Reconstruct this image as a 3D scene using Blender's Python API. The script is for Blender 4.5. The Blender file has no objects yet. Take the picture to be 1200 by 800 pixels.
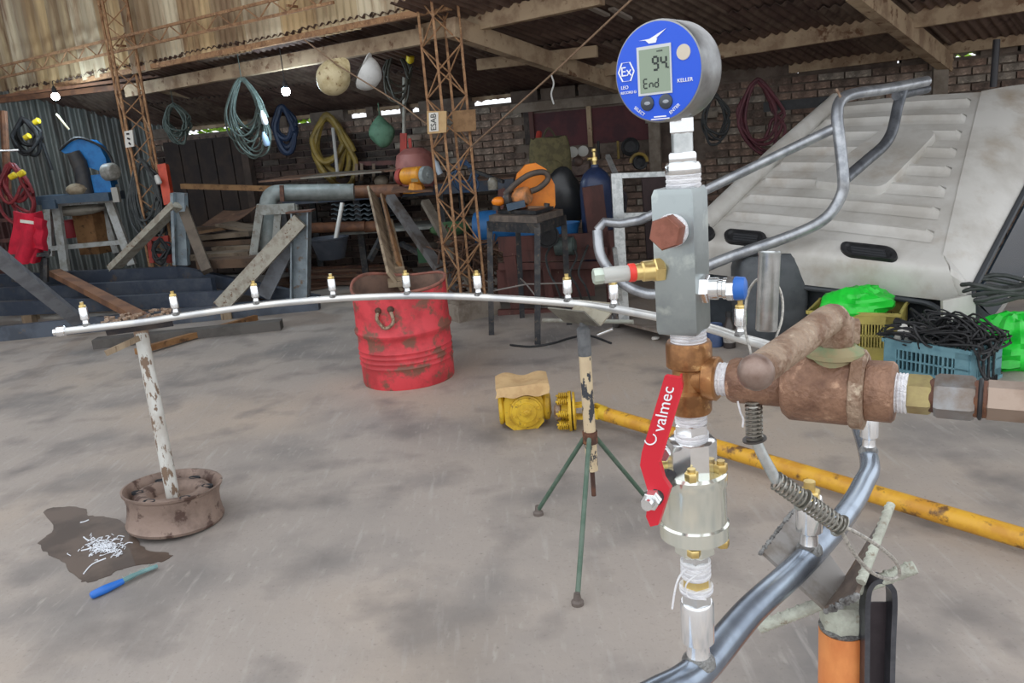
import bpy, bmesh, math, random
from mathutils import Vector as V, Matrix, noise as mnoise

random.seed(7)
sc = bpy.context.scene
COL = sc.collection
PI = math.pi

# ------------------------------------------------------------------ camera
F = 950.0                       # focal length in pixels of the 1200x800 frame
EYE = V((0, 0, 1.45))
_d = V(((927 - 600) / F, (4200 - 400) / F, 1)).normalized()
SP = _d.z; CP = math.sqrt(1 - SP * SP); SR = _d.x / CP; CR = math.sqrt(1 - SR * SR)
FW = V((0, CP, -SP)); _r0 = V((1, 0, 0)); _d0 = V((0, -SP, -CP))
RT = CR * _r0 + SR * _d0; DN = -SR * _r0 + CR * _d0
cam_data = bpy.data.cameras.new('camera')
cam_data.sensor_width = 36; cam_data.lens = F / 1200 * 36; cam_data.clip_start = 0.05
cam = bpy.data.objects.new('camera', cam_data); COL.objects.link(cam)
m = Matrix.Identity(4)
for i in range(3):
    m[i][0] = RT[i]; m[i][1] = -DN[i]; m[i][2] = -FW[i]; m[i][3] = EYE[i]
cam.matrix_world = m
sc.camera = cam

# ------------------------------------------------------------------ light
world = bpy.data.worlds.new('overcast_sky'); sc.world = world; world.use_nodes = True
wn = world.node_tree.nodes; wl = world.node_tree.links
bg = wn['Background']; bg.inputs['Strength'].default_value = 1.0
tc = wn.new('ShaderNodeTexCoord'); sx = wn.new('ShaderNodeSeparateXYZ'); rp = wn.new('ShaderNodeValToRGB')
wl.new(tc.outputs['Generated'], sx.inputs[0]); wl.new(sx.outputs['Z'], rp.inputs[0]); wl.new(rp.outputs[0], bg.inputs[0])
rp.color_ramp.elements[0].position = 0.0; rp.color_ramp.elements[0].color = (0.84, 0.87, 0.91, 1)
rp.color_ramp.elements[1].position = 0.9; rp.color_ramp.elements[1].color = (1.0, 1.03, 1.08, 1)
sc.view_settings.view_transform = 'Standard'; sc.view_settings.look = 'None'
sc.view_settings.gamma = 1.0; sc.view_settings.use_curve_mapping = False
sc.view_settings.exposure = 0.78

# ------------------------------------------------------------------ locating helpers
def ray(px, py): return FW + RT * ((px - 600) / F) + DN * ((py - 400) / F)
def P(px, py, D):               # point at distance D (along world y)
    v = ray(px, py); return EYE + v * (D / v.y)
def G(px, py, z=0.0):           # point on the level plane z
    v = ray(px, py); return EYE + v * ((z - EYE.z) / v.z)
def isect(px, py, p0, n):
    v = ray(px, py); return EYE + v * ((p0 - EYE).dot(n) / v.dot(n))
def dep(p): return (V(p) - EYE).dot(FW)
def L(n, p): return n * dep(p) / F      # length of n pixels at p
UW = V((-.9455, .3256, 0)); VW = V((.3256, .9455, 0)); W0 = V((.1, 9.6, 0))
def WL(px, py, off=0.0): return isect(px, py, W0 - VW * off, VW)
QW = V((-.829, .559, 0)); QN = V((.559, .829, 0)); COLP = V((-.36, 6.9, 0))
def CL(px, py, off=0.0): return isect(px, py, COLP + QN * off, QN)
MAIN_DEPTH = 3.2; ROOF_S = .2; ZR = 1.93
def roof_z(x, y): return ZR + ROOF_S * (W0 - V((x, y, 0))).dot(VW)
_rn = V((VW.x * ROOF_S, VW.y * ROOF_S, 1))
def RF(px, py, drop=0.0): return isect(px, py, W0 + V((0, 0, ZR - drop)), _rn)

# ------------------------------------------------------------------ materials
def lin(c):
    o = []
    for x in c:
        x /= 255.0
        o.append(x / 12.92 if x <= .04045 else ((x + .055) / 1.055) ** 2.4)
    return (*o, 1)
_mats = {}
def M(name, c, c2=None, sc1=8, lo=.45, hi=.6, rough=.55, metal=0.0, bump=0.0, bsc=60, c3=None, sc3=30, lo3=.58, hi3=.66,
      stretch=(1, 1, 1), emit=None, trans=0.0, rough2=None, metal2=None, detail=6, alpha=1.0):
    if name in _mats: return _mats[name]
    mt = bpy.data.materials.new(name); mt.use_nodes = True
    n = mt.node_tree.nodes; k = mt.node_tree.links; b = n['Principled BSDF']
    b.inputs['Roughness'].default_value = rough; b.inputs['Metallic'].default_value = metal
    b.inputs['Base Color'].default_value = lin(c)
    if trans: b.inputs['Transmission Weight'].default_value = trans
    if emit:
        b.inputs['Emission Color'].default_value = lin(c); b.inputs['Emission Strength'].default_value = emit
    if c2 or bump:
        t = n.new('ShaderNodeTexCoord'); mp = n.new('ShaderNodeMapping'); mp.inputs['Scale'].default_value = stretch
        k.new(t.outputs['Object'], mp.inputs[0])
    if c2:
        def ramp(s, a, z, seed):
            nz = n.new('ShaderNodeTexNoise'); nz.inputs['Scale'].default_value = s; nz.inputs['Detail'].default_value = detail
            nz.inputs['Roughness'].default_value = .62
            off = n.new('ShaderNodeVectorMath'); off.operation = 'ADD'; off.inputs[1].default_value = (seed, seed * .7, seed * 1.3)
            k.new(mp.outputs[0], off.inputs[0]); k.new(off.outputs[0], nz.inputs['Vector'])
            r = n.new('ShaderNodeMapRange'); r.inputs['From Min'].default_value = a; r.inputs['From Max'].default_value = z
            k.new(nz.outputs[0], r.inputs['Value']); return r.outputs[0]
        f1 = ramp(sc1, lo, hi, 3.1)
        mx = n.new('ShaderNodeMix'); mx.data_type = 'RGBA'
        k.new(f1, mx.inputs[0]); mx.inputs[6].default_value = lin(c); mx.inputs[7].default_value = lin(c2)
        out = mx.outputs[2]
        if rough2 is not None or metal2 is not None:
            for nm, a, z in (('Roughness', rough, rough2), ('Metallic', metal, metal2)):
                if z is None: continue
                mm = n.new('ShaderNodeMix'); mm.inputs[2].default_value = a; mm.inputs[3].default_value = z
                k.new(f1, mm.inputs[0]); k.new(mm.outputs[0], b.inputs[nm])
        if c3:
            f3 = ramp(sc3, lo3, hi3, 11.7)
            m3 = n.new('ShaderNodeMix'); m3.data_type = 'RGBA'
            k.new(f3, m3.inputs[0]); k.new(out, m3.inputs[6]); m3.inputs[7].default_value = lin(c3); out = m3.outputs[2]
        k.new(out, b.inputs['Base Color'])
    if bump:
        nb = n.new('ShaderNodeTexNoise'); nb.inputs['Scale'].default_value = bsc; nb.inputs['Detail'].default_value = 5
        k.new(mp.outputs[0], nb.inputs['Vector'])
        bp = n.new('ShaderNodeBump'); bp.inputs['Strength'].default_value = bump; bp.inputs['Distance'].default_value = .01
        k.new(nb.outputs[0], bp.inputs['Height']); k.new(bp.outputs[0], b.inputs['Normal'])
    _mats[name] = mt; return mt

galv = M('galvanised', (206, 210, 210), (178, 184, 184), 30, rough=.32, metal=.8)
zinc = M('zinc_block', (160, 168, 168), (138, 146, 148), 9, rough=.34, metal=.75, c3=(182, 190, 186), sc3=22)
chrome = M('bright_steel', (244, 246, 248), (226, 228, 228), 12, rough=.16, metal=.9)
chrome_y = M('yellow_passivated', (232, 236, 226), (222, 220, 190), 5, rough=.18, metal=.85)
pipe_steel = M('mill_steel', (168, 180, 194), (132, 142, 156), 6, rough=.26, metal=.85)
ring_steel = M('ring_steel', (226, 226, 222), (196, 198, 200), 3, rough=.3, metal=.6)
brass = M('brass', (228, 204, 138), (206, 178, 112), 20, rough=.28, metal=.8)
brass_old = M('brass_oxidised', (172, 124, 78), (130, 90, 56), 28, rough=.34, metal=.6, c3=(204, 164, 112), sc3=50)
tape = M('thread_tape', (240, 240, 242), (222, 222, 226), 60, rough=.7, bump=.5, bsc=220, stretch=(1, 1, 4))
rust = M('rusty_iron', (148, 114, 92), (110, 80, 64), 40, lo=.4, hi=.64, rough=.5, metal=.3, bump=.35, bsc=160, c3=(186, 150, 124), sc3=45)
rust_d = M('rusty_dark', (96, 62, 46), (68, 46, 38), 14, rough=.75, bump=.4, bsc=90, c3=(124, 82, 54), sc3=30)
rust_l = M('rusty_light', (162, 140, 120), (128, 100, 80), 40, rough=.55, metal=.3, bump=.5, bsc=140, c3=(190, 172, 150), sc3=60)
rust_truss = M('rusty_truss', (168, 128, 92), (134, 98, 70), 16, rough=.8, c3=(196, 160, 120), sc3=30)
red_handle = M('red_handle', (206, 34, 52), rough=.35)
white_paint = M('white_paint', (236, 236, 236), rough=.5)
white_ink = M('white_ink', (238, 240, 245), rough=.6)
blue_face = M('gauge_blue', (22, 84, 214), rough=.35)
blue_ring = M('blue_plastic', (40, 104, 190), rough=.4)
lcd = M('lcd_glass', (138, 154, 134), rough=.18)
lcd_frame = M('lcd_frame', (202, 206, 208), rough=.35)
ink = M('lcd_ink', (34, 44, 40), rough=.5)
black = M('black_rubber', (30, 31, 33), (44, 44, 46), 20, rough=.6)
black_metal = M('black_metal', (46, 48, 52), (74, 72, 70), 14, rough=.5, metal=.3, c3=(100, 88, 76), sc3=30)
blue_black = M('primed_steel', (58, 66, 80), (76, 82, 92), 5, rough=.5, metal=.2, c3=(96, 84, 74), sc3=9, lo3=.6, hi3=.72)
weld = M('weld_bead', (150, 150, 148), (104, 102, 100), 60, rough=.5, metal=.5, bump=.8, bsc=200)
pale = M('pale_painted_iron', (184, 188, 174), (160, 160, 148), 30, rough=.6, bump=.4, bsc=150, c3=(138, 128, 112), sc3=50)
plate_g = M('grey_steel_plate', (150, 146, 142), (124, 116, 108), 16, rough=.45, metal=.5)
plate_b = M('brown_steel_plate', (122, 108, 98), (92, 82, 76), 12, rough=.45, metal=.5)
orange_p = M('orange_pipe', (226, 146, 84), (206, 122, 66), 10, rough=.5, c3=(120, 82, 56), sc3=42, lo3=.64, hi3=.68, stretch=(1, 1, .5))
orange_m = M('orange_machine', (240, 140, 32), (222, 122, 26), 8, rough=.42)
amber_m = M('amber_machine', (222, 150, 44), (198, 126, 40), 10, rough=.45, c3=(150, 112, 66), sc3=24)
yellow_m = M('yellow_machine', (214, 176, 46), (190, 150, 36), 12, rough=.5, c3=(122, 92, 44), sc3=36, lo3=.6, hi3=.68)
yellow_t = M('yellow_tube', (216, 164, 48), (196, 140, 42), 8, rough=.45, c3=(108, 76, 42), sc3=14, lo3=.55, hi3=.64)
red_drum = M('drum_red', (212, 66, 74), (178, 52, 58), 5, rough=.55, c3=(126, 80, 66), sc3=8, lo3=.52, hi3=.60, bump=.2, bsc=30)
drum_in = M('drum_inside', (128, 102, 88), (104, 84, 74), 8, rough=.8)
drum_rust = M('drum_edge', (150, 96, 82), (120, 82, 70), 20, rough=.8)
cream = M('chipped_cream', (214, 196, 160), (198, 178, 146), 10, rough=.55, c3=(58, 60, 66), sc3=30, lo3=.53, hi3=.56, stretch=(1, 1, .5))
white_post = M('chipped_white', (200, 200, 194), (182, 178, 170), 12, rough=.6, c3=(120, 98, 80), sc3=34, lo3=.54, hi3=.58, stretch=(1, 1, .4))
green_p = M('green_paint', (74, 98, 82), (92, 110, 96), 18, rough=.55)
green_o = M('green_oxide', (124, 140, 104), (150, 138, 104), 40, rough=.6)
grey_p = M('grey_paint', (104, 106, 108), (84, 86, 88), 20, rough=.5)
wheel_m = M('wheel_rust', (146, 126, 114), (120, 102, 92), 7, rough=.55, metal=.25, c3=(86, 66, 58), sc3=11, lo3=.56, hi3=.62, bump=.2, bsc=60)
wood_old = M('weathered_wood', (158, 140, 116), (122, 104, 84), 6, rough=.85, bump=.5, bsc=30, stretch=(1, 1, .12), c3=(84, 68, 54), sc3=20)
wood_beam = M('beam_wood', (178, 156, 128), (146, 122, 98), 5, rough=.85, bump=.4, bsc=20, c3=(112, 82, 60), sc3=9)
wood_red = M('brown_red_wood', (98, 60, 54), (74, 46, 42), 6, rough=.7, stretch=(1, 1, .3), c3=(160, 132, 110), sc3=26, lo3=.66, hi3=.7)
wood_tan = M('tan_wood', (148, 110, 72), (122, 86, 54), 6, rough=.8, c3=(88, 64, 44), sc3=14)
card = M('cardboard', (200, 168, 122), (186, 152, 108), 14, rough=.85)
card_d = M('cardboard_dark', (150, 118, 84), (130, 100, 70), 14, rough=.85)
paper = M('paper', (224, 222, 214), rough=.8)
cable_g = M('grey_cable', (74, 78, 78), (56, 60, 62), 20, rough=.7)
cable_gr = M('greenish_cable', (82, 94, 88), (64, 76, 72), 20, rough=.7)
wire_rope = M('wire_rope', (196, 192, 184), (150, 148, 142), 220, rough=.45, metal=.5)
spring_m = M('spring_steel', (160, 158, 150), rough=.3, metal=.85)
rope = M('rope', (150, 124, 100), (120, 98, 80), 120, rough=.9)
hose_y = M('yellow_hose', (132, 110, 46), (106, 88, 40), 12, rough=.6)
hose_m = M('maroon_hose', (92, 44, 52), (74, 36, 44), 12, rough=.6)
hose_r = M('red_hose', (128, 36, 42), (100, 30, 36), 12, rough=.6)
blue_m = M('blue_machine', (34, 122, 190), (26, 104, 170), 8, rough=.45)
blue_d = M('blue_drum', (40, 106, 164), (32, 92, 148), 6, rough=.5)
bluegrey = M('bluegrey_iron', (58, 78, 96), (72, 88, 102), 14, rough=.55)
white_stand = M('white_stand', (186, 190, 188), (160, 160, 152), 12, rough=.6, c3=(120, 104, 88), sc3=22, lo3=.62, hi3=.68)
stand_grey = M('grey_stand', (150, 152, 146), (124, 122, 114), 10, rough=.6, c3=(106, 86, 68), sc3=20, lo3=.6, hi3=.66)
stanchion = M('stanchion_paint', (134, 146, 152), (112, 122, 128), 8, rough=.5, c3=(112, 92, 76), sc3=14, lo3=.58, hi3=.66)
brace_m = M('brace_paint', (168, 164, 150), (146, 138, 124), 14, rough=.6, c3=(116, 90, 70), sc3=24, lo3=.6, hi3=.66)
brace_g = M('brace_grey', (118, 122, 128), (100, 102, 106), 8, rough=.5)
jacket = M('red_cloth', (204, 30, 58), (176, 22, 48), 6, rough=.85)
reflect = M('reflective_tape', (220, 218, 206), rough=.4)
cab_paint = M('cab_white', (208, 206, 200), (184, 180, 172), 2.6, lo=.42, hi=.66, rough=.42, c3=(160, 142, 120), sc3=2.4, lo3=.54, hi3=.8)
cab_seal = M('cab_seal', (62, 66, 70), rough=.6)
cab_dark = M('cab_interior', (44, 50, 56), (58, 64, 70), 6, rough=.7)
cab_glass = M('cab_side_glass', (40, 54, 66), rough=.15)
can_grey = M('grey_can', (84, 88, 92), (72, 76, 80), 6, rough=.6)
crate_b = M('crate_teal', (104, 144, 154), (88, 128, 140), 8, rough=.6)
crate_y = M('crate_yellow', (176, 162, 84), (156, 142, 74), 8, rough=.6)
bag_g = M('green_bag', (38, 214, 62), (28, 188, 52), 10, rough=.35)
bag_dull = M('dull_green_bag', (78, 112, 88), (64, 94, 74), 14, rough=.7)
helmet_c = M('cream_helmet', (214, 200, 160), (194, 178, 136), 12, rough=.5, c3=(140, 112, 76), sc3=20)
helmet_w = M('white_helmet', (222, 224, 222), (204, 206, 204), 10, rough=.4)
pink_tank = M('faded_red_tank', (156, 100, 92), (138, 84, 78), 7, rough=.6)
red_paint = M('red_paint', (166, 56, 44), (140, 48, 40), 10, rough=.6)
red_board = M('red_board', (84, 38, 42), (64, 30, 36), 4, rough=.7)
navy = M('navy_cylinder', (44, 58, 92), (36, 48, 78), 6, rough=.35)
olive = M('olive_canvas', (106, 98, 68), (88, 82, 58), 18, rough=.9)
copper_pipe = M('rusty_pipe', (118, 80, 56), (92, 62, 46), 10, rough=.7)
duct = M('grey_duct', (122, 126, 122), (104, 108, 104), 8, rough=.5)
sheet_r = M('rusty_sheet', (112, 82, 64), (86, 64, 52), 4, rough=.8, c3=(134, 106, 84), sc3=8)
sheet_g = M('grey_sheet', (124, 116, 104), (100, 92, 82), 4, rough=.7)
concrete_b = M('concrete_block', (138, 128, 116), (118, 106, 94), 10, rough=.9, bump=.5, bsc=40)
mortar = M('mortar', (112, 100, 90), (92, 80, 72), 6, rough=.95, bump=.4, bsc=30, c3=(62, 50, 46), sc3=1.2, lo3=.52, hi3=.72)
plaster = M('cement_plaster', (138, 128, 116), (116, 104, 92), 5, rough=.95)
foil = M('oil_stain', (100, 86, 76), (78, 66, 58), 5, rough=.42)
swarf = M('white_swarf', (226, 230, 236), rough=.5)
blue_h = M('blue_handle', (40, 108, 196), rough=.4)
bristle = M('bristle', (150, 158, 150), (120, 128, 118), 40, rough=.7)
bulb_m = M('led_bulb', (196, 232, 255), emit=38.0)
leafm = M('hedge_leaf', (150, 190, 40), (104, 150, 30), 3, rough=.7)
glass_clear = M('sight_tube', (214, 216, 210), rough=.2, trans=.35)
red_ring = M('red_ring', (226, 62, 50), rough=.4)
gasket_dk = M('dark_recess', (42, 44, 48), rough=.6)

def brick_mat(i, c):
    return M('brick_%d' % i, c, tuple(int(x * .78) for x in c), 9, rough=.92, bump=.5, bsc=60, c3=tuple(min(255, int(x * 1.22)) for x in c), sc3=18)
BR = [brick_mat(i, c) for i, c in enumerate(((134, 112, 98), (120, 98, 86), (146, 128, 114), (106, 90, 80), (142, 132, 120)))]

def corr_mat(name, c, c2, c3):
    return M(name, c, c2, 1.6, rough=.6, metal=.1, c3=c3, sc3=4.5, lo3=.5, hi3=.7, stretch=(1.4, 1.4, .22))
CLAD = [corr_mat('cladding_%d' % i, *c) for i, c in enumerate((
    ((206, 178, 132), (160, 132, 96), (120, 84, 54)), ((190, 170, 134), (146, 122, 92), (116, 84, 58)), ((216, 202, 172), (172, 154, 126), (134, 94, 58))))]
ROOFM = [corr_mat('roof_sheet_%d' % i, *c) for i, c in enumerate((
    ((112, 92, 82), (88, 70, 62), (66, 48, 44)), ((98, 78, 70), (78, 60, 56), (118, 102, 90)), ((124, 108, 96), (98, 82, 72), (72, 54, 48))))]
LWALL = corr_mat('left_sheet', (112, 116, 112), (88, 90, 88), (70, 62, 56))

def floor_mat():
    mt = bpy.data.materials.new('worn_concrete'); mt.use_nodes = True
    n = mt.node_tree.nodes; k = mt.node_tree.links; b = n['Principled BSDF']
    t = n.new('ShaderNodeTexCoord')
    def nz(scale, lo, hi, det=6, st=(1, 1, 1), rot=0, off=0):
        mp = n.new('ShaderNodeMapping'); mp.inputs['Scale'].default_value = st; mp.inputs['Rotation'].default_value = (0, 0, rot)
        mp.inputs['Location'].default_value = (off, off * .6, 0)
        k.new(t.outputs['Object'], mp.inputs[0])
        z = n.new('ShaderNodeTexNoise'); z.inputs['Scale'].default_value = scale; z.inputs['Detail'].default_value = det
        k.new(mp.outputs[0], z.inputs['Vector'])
        r = n.new('ShaderNodeMapRange'); r.inputs['From Min'].default_value = lo; r.inputs['From Max'].default_value = hi
        k.new(z.outputs[0], r.inputs['Value']); return r.outputs[0]
    def mix(f, a, c):
        x = n.new('ShaderNodeMix'); x.data_type = 'RGBA'; k.new(f, x.inputs[0])
        if isinstance(a, tuple): x.inputs[6].default_value = a
        else: k.new(a, x.inputs[6])
        x.inputs[7].default_value = c; return x.outputs[2]
    o = mix(nz(.9, .36, .66, 5), lin((170, 160, 151)), lin((150, 143, 137)))
    o = mix(nz(1.5, .50, .68, 8, off=4), o, lin((122, 118, 115)))
    o = mix(nz(.55, .50, .66, 5, off=9), o, lin((176, 162, 148)))
    o = mix(nz(26, .58, .86, 6, (1, .12, 1), .9, 2), o, lin((176, 170, 164)))
    o = mix(nz(34, .60, .9, 8, (1, .3, 1), -.5, 7), o, lin((180, 174, 166)))
    o = mix(nz(3.2, .52, .75, 8, off=13), o, lin((122, 116, 112)))
    o = mix(nz(70, .60, .85, 6), o, lin((120, 114, 108)))
    k.new(o, b.inputs['Base Color'])
    b.inputs['Roughness'].default_value = .62
    z = n.new('ShaderNodeTexNoise'); z.inputs['Scale'].default_value = 30; z.inputs['Detail'].default_value = 8
    k.new(t.outputs['Object'], z.inputs['Vector'])
    bp = n.new('ShaderNodeBump'); bp.inputs['Strength'].default_value = .25; bp.inputs['Distance'].default_value = .01
    k.new(z.outputs[0], bp.inputs['Height']); k.new(bp.outputs[0], b.inputs['Normal'])
    return mt

# ------------------------------------------------------------------ mesh builder
def frame(d):
    d = V(d).normalized()
    up = V((0, 0, 1)) if abs(d.z) < .95 else V((0, 1, 0))
    x = up.cross(d).normalized(); return x, d.cross(x), d
def cat(pts, n=6, closed=False):
    pts = [V(p) for p in pts]; out = []; N = len(pts)
    for i in range(N if closed else N - 1):
        if closed: a, b, c, d = pts[i - 1], pts[i], pts[(i + 1) % N], pts[(i + 2) % N]
        else: a = pts[max(i - 1, 0)]; b = pts[i]; c = pts[i + 1]; d = pts[min(i + 2, N - 1)]
        for k in range(n):
            t = k / n
            out.append(.5 * ((2 * b) + (c - a) * t + (2 * a - 5 * b + 4 * c - d) * t * t + (3 * b - a - 3 * c + d) * t ** 3))
    if not closed: out.append(pts[-1])
    return out
class MB:
    def __init__(s): s.v = []; s.f = []
    def add(s, vs, fs):
        o = len(s.v); s.v += [V(x) for x in vs]; s.f += [tuple(i + o for i in f) for f in fs]; return s
    def box(s, c, size, R=None):
        c = V(c); h = V(size) / 2; vs = []
        for x in (-1, 1):
            for y in (-1, 1):
                for z in (-1, 1):
                    p = V((x * h.x, y * h.y, z * h.z)); vs.append(c + (R @ p if R else p))
        return s.add(vs, [(0, 1, 3, 2), (4, 6, 7, 5), (0, 4, 5, 1), (2, 3, 7, 6), (0, 2, 6, 4), (1, 5, 7, 3)])
    def bar(s, a, b, w, h=None, side=None):
        a = V(a); b = V(b); h = h or w; x, y, d = frame(b - a)
        if side is not None:
            x = V(side); x = (x - d * x.dot(d)).normalized(); y = d.cross(x)
        vs = [p + x * (w / 2 * i) + y * (h / 2 * j) for p in (a, b) for i, j in ((-1, -1), (1, -1), (1, 1), (-1, 1))]
        return s.add(vs, [(3, 2, 1, 0), (4, 5, 6, 7), (0, 1, 5, 4), (1, 2, 6, 5), (2, 3, 7, 6), (3, 0, 4, 7)])
    def tube(s, pts, r, n=10, closed=False):
        pts = [V(p) for p in pts]; N = len(pts); o = len(s.v)
        rs = r if isinstance(r, (list, tuple)) else [r] * N
        x = None
        for i, p in enumerate(pts):
            if closed: d = pts[(i + 1) % N] - pts[i - 1]
            else: d = pts[min(i + 1, N - 1)] - pts[max(i - 1, 0)]
            if d.length < 1e-9: d = V((0, 0, 1))
            d.normalize()
            if x is None: x = frame(d)[0]
            else:
                x = x - d * x.dot(d)
                x = x.normalized() if x.length > 1e-6 else frame(d)[0]
            y = d.cross(x)
            for k in range(n):
                a = 2 * PI * k / n; s.v.append(p + (x * math.cos(a) + y * math.sin(a)) * rs[i])
        for i in range(N if closed else N - 1):
            j = (i + 1) % N
            for k in range(n):
                q = (k + 1) % n; s.f.append((o + i * n + k, o + i * n + q, o + j * n + q, o + j * n + k))
        if not closed:
            s.f.append(tuple(o + k for k in reversed(range(n)))); s.f.append(tuple(o + (N - 1) * n + k for k in range(n)))
        return s
    def cyl(s, a, b, r0, r1=None, n=20): return s.tube([a, b], [r0, r0 if r1 is None else r1], n)
    def lathe(s, o, ax, prof, n=24, ph=0.0, side=None, sq=1.0):
        o = V(o); x, y, d = frame(ax)
        if side is not None:
            x = V(side); x = (x - d * x.dot(d)).normalized(); y = d.cross(x)
        b = len(s.v); N = len(prof)
        for t, r in prof:
            for k in range(n):
                a = 2 * PI * k / n + ph
                s.v.append(o + d * t + x * (math.cos(a) * r) + y * (math.sin(a) * r * sq))
        for i in range(N - 1):
            for k in range(n):
                q = (k + 1) % n; s.f.append((b + i * n + k, b + i * n + q, b + (i + 1) * n + q, b + (i + 1) * n + k))
        if prof[0][1] > 1e-5: s.f.append(tuple(b + k for k in reversed(range(n))))
        if prof[-1][1] > 1e-5: s.f.append(tuple(b + (N - 1) * n + k for k in range(n)))
        return s
    def hexa(s, a, b, r, ph=0.0, ch=.12, n=6, side=None):
        a = V(a); b = V(b); l = (b - a).length; c = min(r * ch, l * .3)
        return s.lathe(a, b - a, [(0, r * .9), (c, r), (l - c, r), (l, r * .9)], n, ph, side)
    def sphere(s, c, r, n=16, sc_=(1, 1, 1), R=None):
        c = V(c); o = len(s.v); m_ = n // 2
        for i in range(m_ + 1):
            th = PI * i / m_
            for k in range(n):
                a = 2 * PI * k / n
                p = V((math.sin(th) * math.cos(a) * sc_[0], math.sin(th) * math.sin(a) * sc_[1], math.cos(th) * sc_[2])) * r
                s.v.append(c + (R @ p if R else p))
        for i in range(m_):
            for k in range(n):
                q = (k + 1) % n; s.f.append((o + i * n + k, o + (i + 1) * n + k, o + (i + 1) * n + q, o + i * n + q))
        return s
    def prism(s, poly, vec):
        vec = V(vec); n = len(poly); vs = [V(p) for p in poly] + [V(p) + vec for p in poly]
        fs = [tuple(reversed(range(n))), tuple(range(n, 2 * n))] + [(i, (i + 1) % n, n + (i + 1) % n, n + i) for i in range(n)]
        return s.add(vs, fs)
    def ribbon(s, pts, w, t, side):
        side = V(side).normalized(); o = len(s.v); N = len(pts)
        for i, p in enumerate(pts):
            d = (pts[min(i + 1, N - 1)] - pts[max(i - 1, 0)]).normalized(); x = (side - d * side.dot(d)).normalized(); y = d.cross(x)
            for a, b in ((-1, -1), (1, -1), (1, 1), (-1, 1)): s.v.append(p + x * (w / 2 * a) + y * (t / 2 * b))
        for i in range(N - 1):
            for k in range(4): s.f.append((o + i * 4 + k, o + i * 4 + (k + 1) % 4, o + i * 4 + 4 + (k + 1) % 4, o + i * 4 + 4 + k))
        s.f += [(o + 3, o + 2, o + 1, o), tuple(o + (N - 1) * 4 + k for k in range(4))]
        return s
    def plate(s, a, b, c, d, t):
        a, b, c, d = V(a), V(b), V(c), V(d); nn = (b - a).cross(d - a).normalized() * t
        return s.prism([a, b, c, d], nn)
    def grid(s, fn, nu, nv):
        o = len(s.v)
        for i in range(nu + 1):
            for j in range(nv + 1): s.v.append(V(fn(i / nu, j / nv)))
        for i in range(nu):
            for j in range(nv):
                a = o + i * (nv + 1) + j; s.f.append((a, a + nv + 1, a + nv + 2, a + 1))
        return s
    def shell(s, fn, nu, nv, t):
        """a bent sheet with thickness t (vector or length along its own normal)"""
        P_ = [[V(fn(i / nu, j / nv)) for j in range(nv + 1)] for i in range(nu + 1)]
        o = len(s.v); W = nv + 1; K = (nu + 1) * W; back = []
        for i in range(nu + 1):
            for j in range(nv + 1):
                du = P_[min(i + 1, nu)][j] - P_[max(i - 1, 0)][j]; dv = P_[i][min(j + 1, nv)] - P_[i][max(j - 1, 0)]
                nn = du.cross(dv); nn = nn.normalized() if nn.length > 1e-12 else V((0, 0, 1))
                s.v.append(P_[i][j]); back.append(P_[i][j] - nn * t)
        s.v += back
        for i in range(nu):
            for j in range(nv):
                a = o + i * W + j
                s.f.append((a, a + W, a + W + 1, a + 1)); s.f.append((a + K, a + K + 1, a + K + W + 1, a + K + W))
        def edge(a, b): s.f.append((a, b, b + K, a + K))
        for i in range(nu):
            edge(o + (i + 1) * W, o + i * W) if False else edge(o + i * W, o + (i + 1) * W)
            edge(o + (i + 1) * W + nv, o + i * W + nv)
        for j in range(nv):
            edge(o + j + 1, o + j); edge(o + nu * W + j, o + nu * W + j + 1)
        return s
    def mesh(s, name, mat, org=V((0, 0, 0)), ang=38):
        me = bpy.data.meshes.new(name); me.from_pydata([tuple(v - org) for v in s.v], [], s.f)
        if mat: me.materials.append(mat)
        me.polygons.foreach_set('use_smooth', [True] * len(me.polygons)); me.set_sharp_from_angle(angle=math.radians(ang))
        me.update(); return me
    def build(s, name, mat, parent=None, org=None, ang=38, kind=None):
        base = V(parent['_b']) if parent is not None else V(org if org is not None else (sum(s.v, V()) / max(1, len(s.v))))
        o = bpy.data.objects.new(name, s.mesh(name, mat, base, ang)); COL.objects.link(o)
        if parent is not None: o.parent = parent
        else: o.location = base
        o['_b'] = tuple(base)
        if kind: o['kind'] = kind
        return o
def thing(name, label, cat_, loc, group=None):
    o = bpy.data.objects.new(name, None); COL.objects.link(o); o.location = V(loc); o['_b'] = tuple(V(loc))
    o.empty_display_size = .05
    o['label'] = label; o['category'] = cat_
    if group: o['group'] = group
    return o
def tag(o, label, cat_, group=None, kind=None):
    o['label'] = label; o['category'] = cat_
    if group: o['group'] = group
    if kind: o['kind'] = kind
    return o
def struct(o): o['kind'] = 'structure'; return o
def inst(name, mesh, parent, loc, rot=None):
    o = bpy.data.objects.new(name, mesh); COL.objects.link(o); o.parent = parent
    o.location = V(loc) - V(parent['_b'])
    if rot is not None: o.rotation_euler = rot
    o['_b'] = tuple(V(loc)); return o
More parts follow.
